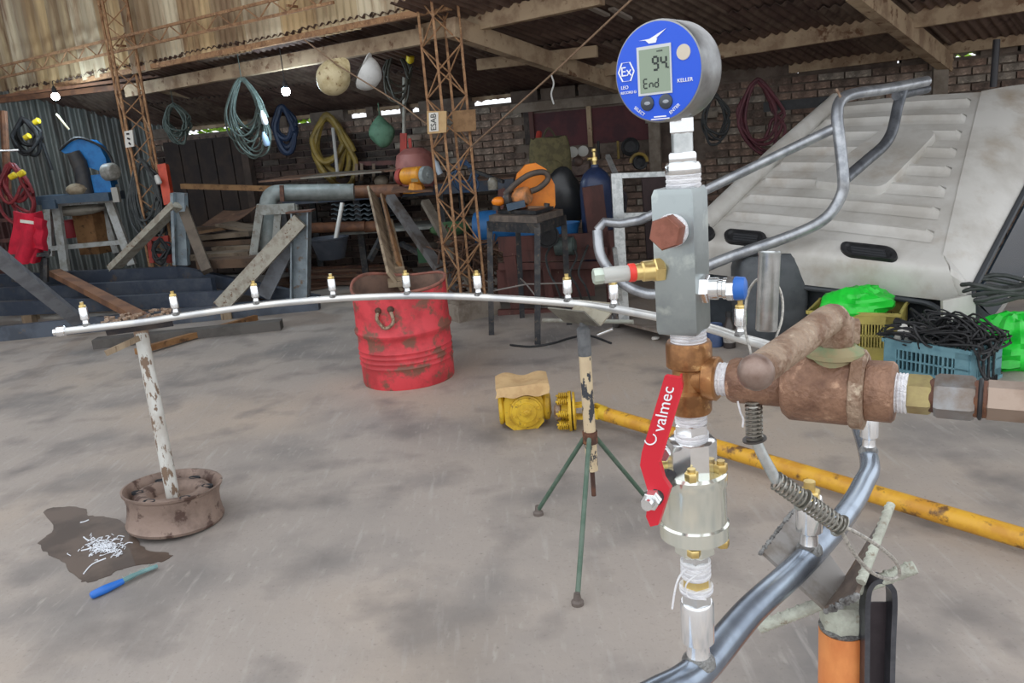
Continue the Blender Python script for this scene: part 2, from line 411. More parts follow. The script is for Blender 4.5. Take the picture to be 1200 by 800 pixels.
def text(body, size, c, right, up, mat, parent, name='lettering', depth=.0004, spacing=1.0):
    cu = bpy.data.curves.new('lettering', 'FONT'); cu.body = body; cu.size = size; cu.align_x = 'CENTER'; cu.align_y = 'CENTER'
    cu.extrude = depth; cu.resolution_u = 3; cu.space_character = spacing
    ob = bpy.data.objects.new('lettering', cu); COL.objects.link(ob)
    me = bpy.data.meshes.new_from_object(ob)
    bpy.data.objects.remove(ob); bpy.data.curves.remove(cu)
    right = V(right).normalized(); up = V(up).normalized(); nn = right.cross(up)
    base = V(parent['_b']); c = V(c)
    for v in me.vertices: v.co = c + right * v.co.x + up * v.co.y + nn * v.co.z - base
    me.materials.clear(); me.materials.append(mat)
    o = bpy.data.objects.new(name, me); COL.objects.link(o); o.parent = parent; o['_b'] = tuple(base); return o
def coil_pts(c, R, turns, ax=(0, -1, 0), sq=1.0, jit=.16, n=20, thick=.05, seed=0):
    """loops hung from one point: every loop has its own drop, width and drift"""
    rnd = random.Random(seed); d = V(ax).normalized(); x = V((0, 0, 1)).cross(d).normalized(); c = V(c); pts = []
    for t in range(turns):
        wx = R * rnd.uniform(1 - 2.2 * jit, 1 + jit); drop = R * sq * rnd.uniform(1 - 2 * jit, 1 + 1.4 * jit); off = rnd.uniform(-thick, thick)
        ox = rnd.uniform(-jit, jit) * R * 1.2; sk = rnd.uniform(-.25, .25); top = R * sq
        for k in range(n):
            a = 2 * PI * k / n; h = math.sin(a); f = (1 - h) / 2
            zz = top - f * 2 * drop + .015 * math.sin(3 * a + t)
            w = wx * (.55 + .45 * min(1, f * 2.2)) if jit > .12 else wx
            pts.append(c + x * (math.cos(a) * w + ox * f + sk * drop * f * f) + d * (off * (.3 + f)) + V((0, 0, zz + rnd.uniform(-.01, .01) * (1 - f))))
    return cat(pts, 2)

# ================================================================== STRUCTURE
fl = MB().grid(lambda u, v: (-26 + 52 * u, -26 + 42 * v, 0), 8, 8).build('floor', floor_mat(), org=(0, 0, 0)); struct(fl)

# --- back wall: mortar body, bricks laid on its face
T0, T1 = -8.0, 6.6
def wp(t, z, off=0.0): return W0 + UW * t - VW * off + V((0, 0, z))
wall = MB()
wall.add([wp(T0, 0), wp(T1, 0), wp(T1, 1.85), wp(T0, 1.85), wp(T0, 0, -.22), wp(T1, 0, -.22), wp(T1, 1.85, -.22), wp(T0, 1.85, -.22)],
         [(0, 1, 2, 3), (5, 4, 7, 6), (3, 2, 6, 7), (4, 0, 3, 7), (1, 5, 6, 2), (4, 5, 1, 0)])
wall_back = struct(wall.build('wall_back', mortar, org=wp(0, 0)))
def tpx(px, py=130): return (WL(px, py) - W0).dot(UW)
BL, BH = .235, .06; PITCH_L, PITCH_H = .25, .0755
openings = [(tpx(772, 170), tpx(626, 170), 1.30, 1.72), (tpx(826, 195), tpx(776, 195), 1.12, 1.5)]
rnd = random.Random(3)
cells = []
row = 0; z = .05
while z < 1.84:
    t = T0 + (row % 2) * PITCH_L / 2
    while t < T1 - .2:
        if not any(a - .13 < t + .12 < b + .13 and lo - .06 < z < hi + .10 for a, b, lo, hi in openings): cells.append((t + .12, z))
        t += PITCH_L
    z += PITCH_H; row += 1
vis = sorted(cells, key=lambda c: (0 if (c[1] > .95 and -5.6 < c[0] < .6) else 1, -c[1]))
BRD = [brick_mat(i + 5, c) for i, c in enumerate(((70, 54, 48), (60, 46, 42), (78, 62, 54), (54, 44, 42), (74, 66, 60)))]  # darker bricks for the left end, its shade put into the brick colour
bmesh_cache = []
for mat in BR:
    bm = MB().box((0, 0, 0), (BL, .05, BH)); me = bm.mesh('brick', mat); bmesh_cache.append(me)
rz = math.atan2(UW.y, UW.x)
for (t, zz) in vis[:300]:
    o = inst('brick', bmesh_cache[min(4, int(rnd.random() ** 1.3 * 5))], wall_back, wp(t, zz, .012 - rnd.random() * .012), (rnd.uniform(-.02, .02), rnd.uniform(-.008, .008), rz + rnd.uniform(-.015, .015)))
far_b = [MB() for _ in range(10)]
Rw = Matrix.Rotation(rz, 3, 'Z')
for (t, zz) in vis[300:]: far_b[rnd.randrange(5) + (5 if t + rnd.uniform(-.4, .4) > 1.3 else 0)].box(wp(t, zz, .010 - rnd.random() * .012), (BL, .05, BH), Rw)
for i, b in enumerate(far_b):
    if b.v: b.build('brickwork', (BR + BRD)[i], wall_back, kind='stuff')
# wall plate fills the gap below the roof except where daylight comes through
slits = sorted([(tpx(b, 150), tpx(a, 150)) for a, b in ((208, 292), (338, 366), (405, 432), (440, 472), (478, 494), (552, 602), (633, 637), (677, 681), (932, 936), (1049, 1054), (1114, 1144), (1186, 1190))])
prev = T0
for a, b in slits + [(T1, T1)]:
    if a > prev + .02:
        MB().add([wp(prev, 1.84, .02), wp(a, 1.84, .02), wp(a, 1.96, .02), wp(prev, 1.96, .02), wp(prev, 1.84, -.2), wp(a, 1.84, -.2), wp(a, 1.96, -.2), wp(prev, 1.96, -.2)],
                 [(0, 1, 2, 3), (5, 4, 7, 6), (3, 2, 6, 7), (4, 0, 3, 7), (1, 5, 6, 2), (4, 5, 1, 0)]).build('wall_plate', mortar, wall_back)
    prev = max(prev, b)
da, db = tpx(296, 170), tpx(196, 170)
d1 = struct(MB().box(wp((da + db) / 2, .9, .05), (abs(db - da), .05, 1.76), Rw).build('door_1', M('dark_door', (48, 38, 34), (36, 30, 28), 3, rough=.8)))
for k in range(5):
    MB().box(wp(da + (db - da) * (k + .5) / 5, .9, .08), (abs(db - da) / 5 - .02, .03, 1.72), Rw).build('door_board', M('dark_board', (56, 44, 38), (42, 34, 32), 4, rough=.85), d1)
MB().box(wp(tpx(293, 170), .93, .1), (.10, .1, 1.86), Rw).build('door_post', M('door_post', (76, 62, 54), (60, 50, 44), 5, rough=.85), d1)
# cement lintel band and boarded window
lt = MB(); a0, a1 = tpx(775, 130), tpx(600, 130)
MB().box(wp((a0 + a1) / 2, 1.775, .02), (abs(a1 - a0), .07, .10), Rw).build('lintel', plaster, wall_back)
w1 = struct(MB().box(wp((openings[0][0] + openings[0][1]) / 2, 1.51, -.04), (openings[0][1] - openings[0][0], .05, .42), Rw).build('window_1', gasket_dk))
ta, tb = openings[0][:2]; tm = tpx(693, 170)
for p, q in ((ta + .02, tm - .03), (tm + .03, tb - .02)):
    MB().box(wp((p + q) / 2, 1.51, .005), (q - p, .03, .38), Rw).build('window_board', red_board, w1)
for tt in (ta, tm, tb): MB().box(wp(tt, 1.51, .02), (.05, .06, .44), Rw).build('window_frame', wood_red if tt != tm else wood_beam, w1)
ta, tb = openings[1][:2]
w2 = struct(MB().box(wp((ta + tb) / 2, 1.31, -.03), (tb - ta, .04, .38), Rw).build('window_2', M('dark_pane', (38, 56, 78), rough=.2)))
MB().box(wp((ta + tb) / 2, 1.52, .05), (tb - ta + .3, .08, .06), Rw).build('window_frame', plaster, w2)
MB().box(wp(tpx(770, 200), 1.2, .06), (.12, .1, 1.2), Rw).build('wall_post', plaster, wall_back)
MB().box(wp(tpx(1100, 90), .95, .07), (.13, .12, 1.9), Rw).build('wall_post', plaster, wall_back)
MB().box(wp(tpx(620, 150), 1.6, .005), (.09, .06, .46), Rw).build('soot_streak', M('soot', (62, 56, 54), (84, 76, 70), 12, rough=.95), wall_back)

# --- left wall of corrugated sheet
A = P(206, 170, 11.3); B_ = P(-120, 170, 10.4); A.z = B_.z = 0
wall_left = struct(MB().bar(A + V((0, .08, 1.0)), B_ + V((0, .08, 1.0)), .03, 2.0, side=(0, 1, 0)).build('wall_left', cab_dark, org=A))
d_ = (B_ - A); Lw = d_.length; d_.normalize(); nrm = V((-d_.y, d_.x, 0))
if nrm.y > 0: nrm = -nrm
ns = 6
for i in range(ns):
    s0 = Lw * i / ns; s1 = Lw * (i + 1) / ns + .03
    g = MB().shell(lambda u, v: A + d_ * (s0 + (s1 - s0) * u) + nrm * (.03 * math.sin(u * 2 * PI * 5) + .03 + .012 * (i % 2)) + V((0, 0, .05 + 2.5 * v)), 30, 1, .003)
    g.build('wall_sheet', LWALL if i < 4 else M('dark_red_sheet', (74, 46, 44), (58, 38, 38), 3, rough=.7), wall_left)

fa_ = V((-8.6, 11.2, 0)); fb_ = V((-7.2, 4.4, 0)); fm_ = (fa_ + fb_) / 2
added_side_wall = struct(MB().bar(fa_ + V((0, 0, 2.2)), fb_ + V((0, 0, 2.2)), .04, 4.4, side=(1, 0, 0)).build('added_side_wall', LWALL))  # unseen side wall, added to keep light off the left corner

# --- lean-to roof: sheets and timbers
ceiling = struct(MB().bar(wp(-6.5, 1.93, -.15), wp(6.2, 1.93, -.15), .08, .04).build('ceiling', wood_beam))
def corr_sheet(fa, fb, ba, bb, mat, lift):
    """one sheet from the front edge fa-fb to the back edge ba-bb, waves across its width"""
    w = ((fb - fa).length + (bb - ba).length) / 2; nw = max(4, round(w / .085))
    def fn(u, v):
        p = fa.lerp(fb, u).lerp(ba.lerp(bb, u), v)
        return p + V((0, 0, .014 * math.sin(u * nw * 2 * PI) + lift))
    return MB().shell(fn, nw * 6, 2, .002).build('roof_sheet', mat, ceiling, ang=80)
Cd = V((.66, .75, 0))
def wall_hit(p, over=.35):
    k = (W0 - V((p.x, p.y, 0))).dot(VW) / Cd.dot(VW); q = p + Cd * (k + over); return q
NR = 9
for i in range(NR):
    t0 = 5.4 * i / NR - .2; t1 = 5.4 * (i + 1) / NR - .14
    fs = []
    for t in (t0, t1):
        p = COLP - QW * t; p = p - Cd * .3; q = wall_hit(p); p.z = roof_z(p.x, p.y); q.z = roof_z(q.x, q.y); fs.append((p, q))
    md = .48 + .06 * (i % 3)
    (pa, qa), (pb, qb) = fs
    corr_sheet(pa, pb, pa.lerp(qa, md), pb.lerp(qb, md), ROOFM[i % 3], .012 * (i % 2) + .03)
    corr_sheet(pa.lerp(qa, md - .04), pb.lerp(qb, md - .04), qa, qb, ROOFM[(i + 1) % 3], .012 * (i % 2) + .01)
NL = 10
for i in range(NL):
    fs = []
    for t in (i / NL, (i + 1) / NL + .006):
        t = t * 1.18; p = COLP + QW * (7.4 * t - .2); p.z = 2.49 + .03
        q = W0 + UW * (-1.75 + 8.6 * t) + VW * .35; q.z = 1.90
        fs.append((p, q))
    (pa, qa), (pb, qb) = fs
    corr_sheet(pa, pb, pa.lerp(qa, .55), pb.lerp(qb, .55), ROOFM[(i + 2) % 3], .012 * (i % 2) + .03)
    corr_sheet(pa.lerp(qa, .5), pb.lerp(qb, .5), qa, qb, ROOFM[i % 3], .012 * (i % 2) + .01)
def beam(a, b, w, h, mat=wood_beam, name='roof_beam', side=None):
    return MB().bar(a, b, w, h, side=side).build(name, mat, ceiling)
beam(RF(686, 84, .03), RF(1222, -2, .03), .09, .15)
beam(RF(846, 90, .02), RF(1215, 44, .02), .08, .10)
beam(RF(560, 76, .06), RF(700, 60, .06), .07, .10)
beam(RF(528, 32, .13), RF(726, 100, .13), .10, .15)
beam(RF(1000, -14, .13), RF(1112, 76, .13), .10, .16)
beam(CL(150, 107, .3), CL(500, 42, .3), .09, .13)
beam(CL(492, 40, .34), CL(705, -6, .34), .09, .14)
beam(P(172, 99, 9.9), P(278, 122, 10.7), .07, .11)
beam(P(-20, 120, 10.4), P(160, 100, 9.8), .06, .06, copper_pipe)
beam(P(0, 113, 10.1), P(190, 88, 9.5), .03, .03, copper_pipe)
for (x, y, x2, y2) in ((716, 10, 738, 22), (690, 8, 712, 18)): beam(RF(x, y, -.005), RF(x2, y2, -.005), .05, .02, M('pale_batten', (150, 140, 130), rough=.8))

# --- upper cladding above the lean-to
wall_front = struct(MB().bar(COLP + QW * (-.1) + V((0, 0, 2.50)) + QN * .03, COLP + QW * 7.6 + V((0, 0, 2.50)) + QN * .03, .05, .05).build('wall_front', rust_truss))
NS = 16
for i in range(NS):
    s0 = 7.6 * i / NS - .1; s1 = s0 + 7.6 / NS + .03
    fine = i < 8
    def fn(u, v, s0=s0, s1=s1, fine=fine, i=i):
        w = math.sin(u * 2 * PI * 6) * .010 if fine else max(-.4, min(.4, math.sin(u * 2 * PI * 2) * .9)) * .035
        return COLP + QW * (s0 + (s1 - s0) * u) + QN * (.02 + w + .012 * (i % 2)) + V((0, 0, 2.48 + 1.9 * v + .02 * math.sin(i * 2.1)))
    MB().shell(fn, 36, 1, .003).build('cladding_sheet', CLAD[(i * 2) % 3], wall_front, ang=70)

# --- high main roof over the front bay, unseen, added to shape the sky light
MR = struct(MB().bar(COLP + QW * 8 + V((0, 0, 4.45)), COLP - QW * 9 + V((0, 0, 4.45)), .2, .2).build('added_roof', rust_truss))
for i in range(12):
    a0 = COLP + QW * (8 - 17 * i / 12) + V((0, 0, 4.38)); a1 = COLP + QW * (8 - 17 * (i + 1) / 12 - .03) + V((0, 0, 4.38)); dv = -QN * MAIN_DEPTH + V((0, 0, .9))
    MB().shell(lambda u, v: a0.lerp(a1, u) + dv * v + V((0, 0, .02 * math.sin(u * 2 * PI * 12))), 48, 1, .004).build('roof_sheet', ROOFM[2], MR, ang=80)

# --- lattice columns and truss
def lattice(name, label, base, side, th, z0, z1, pitch, rc, mat):
    t = thing(name, label, 'column', (base.x, base.y, z0), 'lattice columns of the shed')
    c, s = math.cos(th), math.sin(th); a = side / 2
    cs = [V((base.x + (x * c - y * s) * a, base.y + (x * s + y * c) * a, 0)) for x, y in ((-1, -1), (1, -1), (1, 1), (-1, 1))]
    for p in cs: MB().bar(p + V((0, 0, z0)), p + V((0, 0, z1)), rc * 2, rc * 2).build('chord', mat, t)
    ll = math.hypot(side, pitch)
    lace = MB().cyl((0, 0, -ll / 2), (0, 0, ll / 2), .0065, n=6).mesh('lacing_bar', mat)
    for k in range(4):
        p, q = cs[k], cs[(k + 1) % 4]; z = z0 + .05; i = k % 2
        while z + pitch < z1:
            a_, b_ = (p, q) if i % 2 else (q, p)
            o = inst('lacing_bar', lace, t, (a_ + b_) / 2 + V((0, 0, z + pitch / 2)))
            o.rotation_mode = 'QUATERNION'; o.rotation_quaternion = (b_ - a_ + V((0, 0, pitch))).to_track_quat('Z', 'Y')
            z += pitch; i += 1
    return t
COL1 = V((-.36, 6.9, 0)); th1 = math.radians(32.7)
lat1 = lattice('lattice_column', 'rusty lattice steel column on a concrete block behind the red drum', COL1, .235, th1, .17, 3.0, .2, .010, rust_truss)
C2 = P(160, 150, 9.1); COL2 = V((C2.x, C2.y, 0))
lat2 = lattice('lattice_column', 'rusty lattice steel column beside the blue chop saw, white card on it', COL2, .23, th1, .0, 3.9, .22, .011, rust_truss)
pb = MB(); pb.lathe((COL1.x, COL1.y, 0), (0, 0, 1), [(0, .30), (.12, .29), (.14, .27)], 4, PI / 4 + th1); pb.box((COL1.x, COL1.y, .155), (.36, .36, .03), Matrix.Rotation(th1, 3, 'Z'))
tag(pb.build('concrete_footing', concrete_b, org=(COL1.x, COL1.y, 0)), 'stained concrete block footing carrying the near lattice column', 'footing')
# flat truss across the cladding
TR = thing('roof_truss', 'long rusty flat truss running across the upper corrugated cladding', 'truss', COLP + QW * 3 + V((0, 0, 2.7)))
ta_ = CL(-30, 103, -.1); tb_ = CL(390, -4, -.1); ta_.z = tb_.z = (ta_.z + tb_.z) / 2
for dz in (0, .13): MB().bar(ta_ + V((0, 0, dz)), tb_ + V((0, 0, dz)), .025, .025).build('chord', rust_truss, TR)
n_ = 34
for i in range(n_):
    a = ta_.lerp(tb_, i / n_); b = ta_.lerp(tb_, (i + 1) / n_)
    p, q = (a, b + V((0, 0, .13))) if i % 2 else (a + V((0, 0, .13)), b)
    MB().cyl(p, q, .007, n=6).build('lacing_bar', rust_truss, TR)
for k in (2, 17, 31):
    p = ta_.lerp(tb_, k / n_) + V((0, 0, .06)); MB().bar(p, p + QN * .12, .02, .02).build('bracket', rust_truss, TR)

# --- hedge beyond the wall, seen through the gaps
hb = MB(); rnd = random.Random(5)
for i in range(2600):
    c = W0 + UW * (rnd.uniform(3.1, 5.3) if i % 3 else rnd.uniform(-5.6, -4.3)) + VW * rnd.uniform(1.2, 2.0) + V((0, 0, rnd.uniform(.2, 2.7)))
    a = rnd.uniform(0, 2 * PI); s = rnd.uniform(.06, .14)
    x = V((math.cos(a), math.sin(a), rnd.uniform(-.6, .6))).normalized() * s; y = V((rnd.uniform(-1, 1), rnd.uniform(-1, 1), rnd.uniform(.2, 1))).normalized() * s
    hb.add([c - x, c + y * .5, c + x, c - y * .5], [(0, 1, 2, 3)])
tag(hb.build('hedge', leafm, org=W0 + VW * 2, kind='stuff'), 'sunlit green hedge outside, glimpsed through gaps above the brick wall', 'hedge', kind='stuff')

# ================================================================== FOREGROUND: SPRAY RING AND TEST RIG
ZRG = .865
ring_px = [(74, 388), (160, 378), (207, 371), (301, 358), (391, 350), (478, 346.5), (561, 348), (666, 355), (720, 362), (770, 371), (830, 384), (868, 396), (900, 405)]
rp_ = [G(x, y, ZRG) for x, y in ring_px] + [V((.715, 1.90, ZRG)), V((.69, 1.62, ZRG))] + [G(x, y, ZRG) for x, y in ((1018, 535), (1010, 570), (985, 610), (940, 660), (880, 715), (818, 786), (768, 816), (700, 850), (600, 900))]
ring = thing('spray_ring', 'large ring of steel pipe with upright capped nozzles, held on three stands', 'pipe ring', (rp_[0].x, rp_[0].y, ZRG))
path = cat(rp_, 8)
rr = [.0140 if p.y > 1.6 else (.0140 + (1.6 - p.y) / .85 * .0050) for p in path]
ki = next(i for i, p in enumerate(path) if p.y < 1.7 and i > 40)
MB().tube(path[:ki + 1], rr[:ki + 1], 18).build('pipe', ring_steel, ring)
MB().tube(path[ki:], rr[ki:], 28).build('front_pipe', pipe_steel, ring)
def nozzle(px, py, r=.0165, plug=True, hgt=1.0):
    p = G(px, py, ZRG)
    s_ = MB(); s_.lathe(p, (0, 0, 1), [(.010, r * .95), (.018, r * .72), (.034 * hgt, r * .68)], 18)
    w = MB().lathe(p, (0, 0, 1), [(.008, r * 1.05), (.014, r * 1.0), (.019, r * .8), (.021, r * .68)], 18)
    c = MB().lathe(p, (0, 0, 1), [(.034 * hgt, r * .72), (.038 * hgt, r), (.082 * hgt, r), (.085 * hgt, r * .92)], 20)
    o = s_.build('nozzle', chrome, ring); c.build('coupling', chrome, o); w.build('weld', weld, o)
    if plug:
        q = MB().hexa(p + V((0, 0, .084 * hgt)), p + V((0, 0, .094 * hgt)), r * .85); q.cyl(p + V((0, 0, .094 * hgt)), p + V((0, 0, .106 * hgt)), r * .45, n=12)
        q.build('plug', brass, o)
    return p
for x, y in ((102, 384.5), (207, 371), (301, 358), (391, 350), (478, 346.5), (561, 348), (666, 355), (720, 362), (868, 396)): nozzle(x, y)
nozzle(948, 652, .0172, True, 1.05); nozzle(1018, 535, .0150, True, 1.0)
PB = G(819, 785, ZRG); nozzle(819, 785, .0180, False, 1.02)
ec = rp_[0]; ed = (rp_[0] - rp_[1]).normalized()
e_ = MB().lathe(ec - ed * .01, ed, [(0, .016), (.004, .021), (.03, .021), (.034, .017)], 18); e_.hexa(ec + ed * .022, ec + ed * .036, .014); e_.build('end_cap', chrome, ring)

# vertical axis of the rig
AX = PB.x; AY = PB.y
def zrow(y):
    lo, hi = .6, 1.8
    for _ in range(40):
        mid = (lo + hi) / 2; q = V((AX, AY, mid)) - EYE
        if 400 + F * q.dot(DN) / q.dot(FW) > y: lo = mid
        else: hi = mid
    return lo
def at(y, dx=0.0, dy=0.0): return V((AX + dx, AY + dy, zrow(y)))
def R_(w, y): return L(w / 2, at(y))
def vseg(y0, y1, w, n=24, ch=.08, dx=0, ph=0.3):     # a turned or hexagonal piece between two rows (y0 above y1)
    a, b = at(y1, dx), at(y0, dx); r = R_(w, (y0 + y1) / 2)
    return MB().hexa(a, b, r, ph, ch, n)
def wraps(y0, y1, w, k=4, dx=0):
    a, b = at(y1, dx), at(y0, dx); l = (b - a).length; r = R_(w, (y0 + y1) / 2); pr = []
    for i in range(k): pr += [(l * i / k, r * .95), (l * (i + .3) / k, r), (l * (i + .75) / k, r * 1.01)]
    pr.append((l, r * .94)); return MB().lathe(a, (0, 0, 1), pr, 24)

# --- lower nipples and red handled ball valve
bv = thing('ball_valve', 'zinc plated flanged ball valve with a red lever handle in the foreground', 'valve', at(703))
vseg(688, 704, 37, 6).build('hex_nipple', chrome, bv)
vseg(672, 692, 33, 6).build('brass_nipple', brass, bv)
wraps(655, 675, 35).build('thread_tape', tape, bv)
vseg(645, 660, 33, 6).build('hex_nipple', chrome, bv)
wraps(684, 692, 39, 2).build('thread_tape', tape, bv)
a = at(646); b = at(624)
MB().hexa(a, b, R_(48, 635), .1, .1, 8).build('lower_neck', chrome_y, bv)
vb = MB()
za, zb = at(628).z, at(549).z; rb = R_(76, 590)
vb.lathe((AX, AY, za), (0, 0, 1), [(0, rb * .9), (.003, rb * 1.06), (.018, rb * 1.06), (.020, rb), (zb - za - .017, rb), (zb - za - .015, rb * 1.03), (zb - za - .003, rb * 1.03), (zb - za, rb * .96)], 40)
vbody = vb.build('valve_body', chrome_y, bv)
for k in range(4):
    an = math.radians((-105, -28, 75, 152)[k])
    c = V((AX + math.cos(an) * rb * .86, AY + math.sin(an) * rb * .86, zb))
    q = MB().hexa(c, c + V((0, 0, .009)), .0070); q.cyl(c + V((0, 0, .009)), c + V((0, 0, .0125)), .0042, n=12); q.build('bolt', brass, vbody)
    c = V((AX + math.cos(an) * rb * .86, AY + math.sin(an) * rb * .86, za - .007))
    MB().hexa(c, c + V((0, 0, .008)), .0072).build('bolt', brass, vbody)
MB().hexa(at(551), at(513), R_(57, 530), .5, .06, 8).build('upper_neck', chrome, bv)
wraps(505, 522, 40).build('thread_tape', tape, bv)
vseg(494, 507, 41, 6).build('hex_nipple', chrome, bv)
wraps(481, 496, 37).build('thread_tape', tape, bv)
# lever: flat red bar with two bends, in front and to the left of the body
hd = AY - .055
def hp(px, py, D=hd): return P(px, py, D)
hz = MB()
out = [hp(779, 440), hp(796, 443), hp(798, 455), hp(772, 541), hp(777, 560), hp(785, 572), hp(771, 615), hp(762, 617), hp(757, 605), hp(760, 578), hp(750, 545), hp(752, 530)]
hz.prism(out, V((.0035, .0045, 0)))
hdl = hz.build('handle', red_handle, bv)
fl_ = MB().plate(hp(796, 443), hp(798, 455), hp(798, 455) + V((.004, .014, 0)), hp(796, 443) + V((.004, .014, 0)), .002)
fl_.plate(hp(798, 455), hp(772, 541), hp(772, 541) + V((.004, .014, 0)), hp(798, 455) + V((.004, .014, 0)), .002); fl_.build('handle_flange', red_handle, hdl)
up_ = (hp(783, 452) - hp(763, 535)).normalized()
tdir = up_; tup = V((0, -1, 0)).cross(up_).normalized()
nface = tdir.cross(tup)
if nface.y > 0: tup = -tup
text('valmec', .0165, hp(777.5, 479) + V((0, -.0008, 0)), tdir, tup, white_ink, hdl, 'lettering', .0003)
lc = hp(762.0, 514) + V((0, -.0010, 0)); lg = MB()
for k in range(9):
    a0 = PI * (.62 + k * .145); a1 = PI * (.62 + (k + 1) * .145); w0 = .0004 + .0008 * math.sin(PI * k / 9)
    lg.tube([lc + tdir * math.cos(a0) * .0055 + tup * math.sin(a0) * .0055, lc + tdir * math.cos(a1) * .0055 + tup * math.sin(a1) * .0055], .0007, 6)
lg.build('emblem', white_ink, hdl)
nt = hp(766, 583)
q = MB().hexa(nt + V((-.006, -.010, 0)), nt + V((.004, .010, 0)), .0095); q.cyl(nt + V((-.006, -.010, 0)), nt + V((-.010, -.016, 0)), .0055, n=14); q.build('stem_nut', chrome, hdl)
MB().cyl(nt, V((AX - rb * .8, AY - .01, nt.z)), .009, n=16).build('stem', black_metal, bv)
q = MB().hexa(hp(776, 533, hd + .03), hp(776, 533, hd + .03) + V((.004, .012, 0)), .008); q.build('stop_bolt', chrome, bv)
# loose wisps of tape
ws = MB()
ws.tube(cat([at(657, -.012, -.014), at(663, -.020, -.016), at(676, -.026, -.018), at(700, -.030, -.017)], 5), .0011, 6)
ws.tube(cat([at(660, .004, -.016), at(672, -.013, -.016), at(684, -.014, -.015), at(689, -.010, -.018), at(692, .006, -.018)], 5), .0009, 6)
ws.build('loose_tape', tape, bv)

# --- rusty tee
tee = thing('pipe_tee', 'oxidised brass coloured pipe tee between the manifold block and ball valve', 'pipe fitting', at(482))
tb_ = MB(); zt0, zt1 = at(482).z, at(399).z; H_ = zt1 - zt0; r1 = R_(50, 440)
tb_.lathe((AX, AY, zt0), (0, 0, 1), [(0, r1 * .93), (.003, r1), (H_ * .3, r1), (H_ * .34, r1 * .8), (H_ * .62, r1 * .8), (H_ * .66, r1 * 1.06), (H_ - .003, r1 * 1.06), (H_, r1 * .98)], 32)
ZT = at(441).z
h0 = V((AX, AY, ZT)); h1 = G(1195, 471, ZT); HX = (h1 - h0).normalized()
def hx(px):      # point of the horizontal axis seen at column px
    lo, hi = 0.0, .5
    for _ in range(40):
        mid = (lo + hi) / 2; q = h0 + HX * mid - EYE
        if 600 + F * q.dot(RT) / q.dot(FW) < px: lo = mid
        else: hi = mid
    return h0 + HX * lo
def hr(w, px): return L(w / 2, hx(px))
def hseg(x0, x1, w, n=24, ch=.08, ph=.2): return MB().hexa(hx(x0), hx(x1), hr(w, (x0 + x1) / 2), ph, ch, n)
rr_ = hr(52, 825); a = hx(806); l_ = (hx(843) - a).length
tb_.lathe(a, HX, [(0, rr_ * .7), (l_ * .5, rr_ * .78), (l_ * .58, rr_), (l_ * .94, rr_), (l_, rr_ * .9)], 30)
tb_.build('body', brass_old, tee)
wraps(386, 402, 42).build('thread_tape', tape, tee)

# --- rusty lever valve on the side branch
rv = thing('lever_valve', 'heavy rusty plug valve with a thick rusty lever arm, right of the tee', 'valve', hx(960) - V((0, 0, .05)))
def hwraps(x0, x1, w, k, parent):
    a = hx(x0); l = (hx(x1) - a).length; r = hr(w, (x0 + x1) / 2); pr = []
    for i in range(k): pr += [(l * i / k, r * .94), (l * (i + .3) / k, r), (l * (i + .75) / k, r * 1.02)]
    pr.append((l, r * .93)); MB().lathe(a, HX, pr, 24).build('thread_tape', tape, parent)
hwraps(834, 861, 39, 5, rv)
hseg(856, 924, 54, 28, .2).build('inlet', rust, rv)
bd = MB(); a = hx(921); l1 = (hx(1002) - a).length; rB = hr(84, 960)
bd.lathe(a, HX, [(0, rB * .86), (.006, rB), (l1 * .9, rB), (l1, rB * .98)], 36); bd.build('body', rust, rv)
hseg(998, 1016, 96, 10, .05).build('flange', rust_l, rv)
hseg(1013, 1050, 72, 28, .1).build('outlet', rust, rv)
hwraps(1047, 1064, 47, 4, rv)
bz = hx(960) + V((0, 0, rB * .82))
def up(px0): return hx(px0)
cx = hx(978)
def vz(y):       # height on the vertical through cx seen at row y
    lo, hi = cx.z - .1, cx.z + .3
    for _ in range(40):
        mid = (lo + hi) / 2; q = V((cx.x, cx.y, mid)) - EYE
        if 400 + F * q.dot(DN) / q.dot(FW) > y: lo = mid
        else: hi = mid
    return V((cx.x, cx.y, lo))
MB().lathe(vz(446), (0, 0, 1), [(0, L(28, cx)), ((vz(416) - vz(446)).z, L(28, cx))], 26).build('neck', green_o, rv)
MB().lathe(vz(418), (0, 0, 1), [(0, L(27, cx)), (.002, L(33, cx)), (.006, L(33, cx)), (.009, L(26, cx)), (.012, L(22, cx))], 30).build('bonnet_disc', green_o, rv)
MB().hexa(vz(411), vz(372), L(21, cx), .6, .12, 8).build('spindle', rust_l, rv)
MB().hexa(vz(405) + V((.016, .006, 0)), vz(378) + V((.016, .006, 0)), L(12, cx), .2, .15, 6).build('lever_nut', rust_l, rv)
le = vz(369); be = G(886, 436, le.z - .012)
mids = le.lerp(be, .5)
lvp = cat([vz(398), vz(378) + V((-.001, -.002, 0)), le + (be - le).normalized() * .014, mids, be], 5)
lr = [L(19, cx)] * 6 + [L(18, cx) * .95] * (len(lvp) - 6)
lv = MB().tube(lvp, lr, 18); lv.build('lever', rust_l, rv)
MB().sphere(be, L(22, be), 20).build('lever_ball', M('worn_ball', (124, 100, 88), (150, 132, 122), 20, rough=.4, metal=.5), rv)

MB().tube(cat([hx(858) - V((0, .018, .016)), hx(860) - V((0, .020, .026)), hx(864) - V((0, .018, .034)), hx(863) - V((0, .018, .042))], 4), .0010, 6).build('loose_tape', tape, rv)

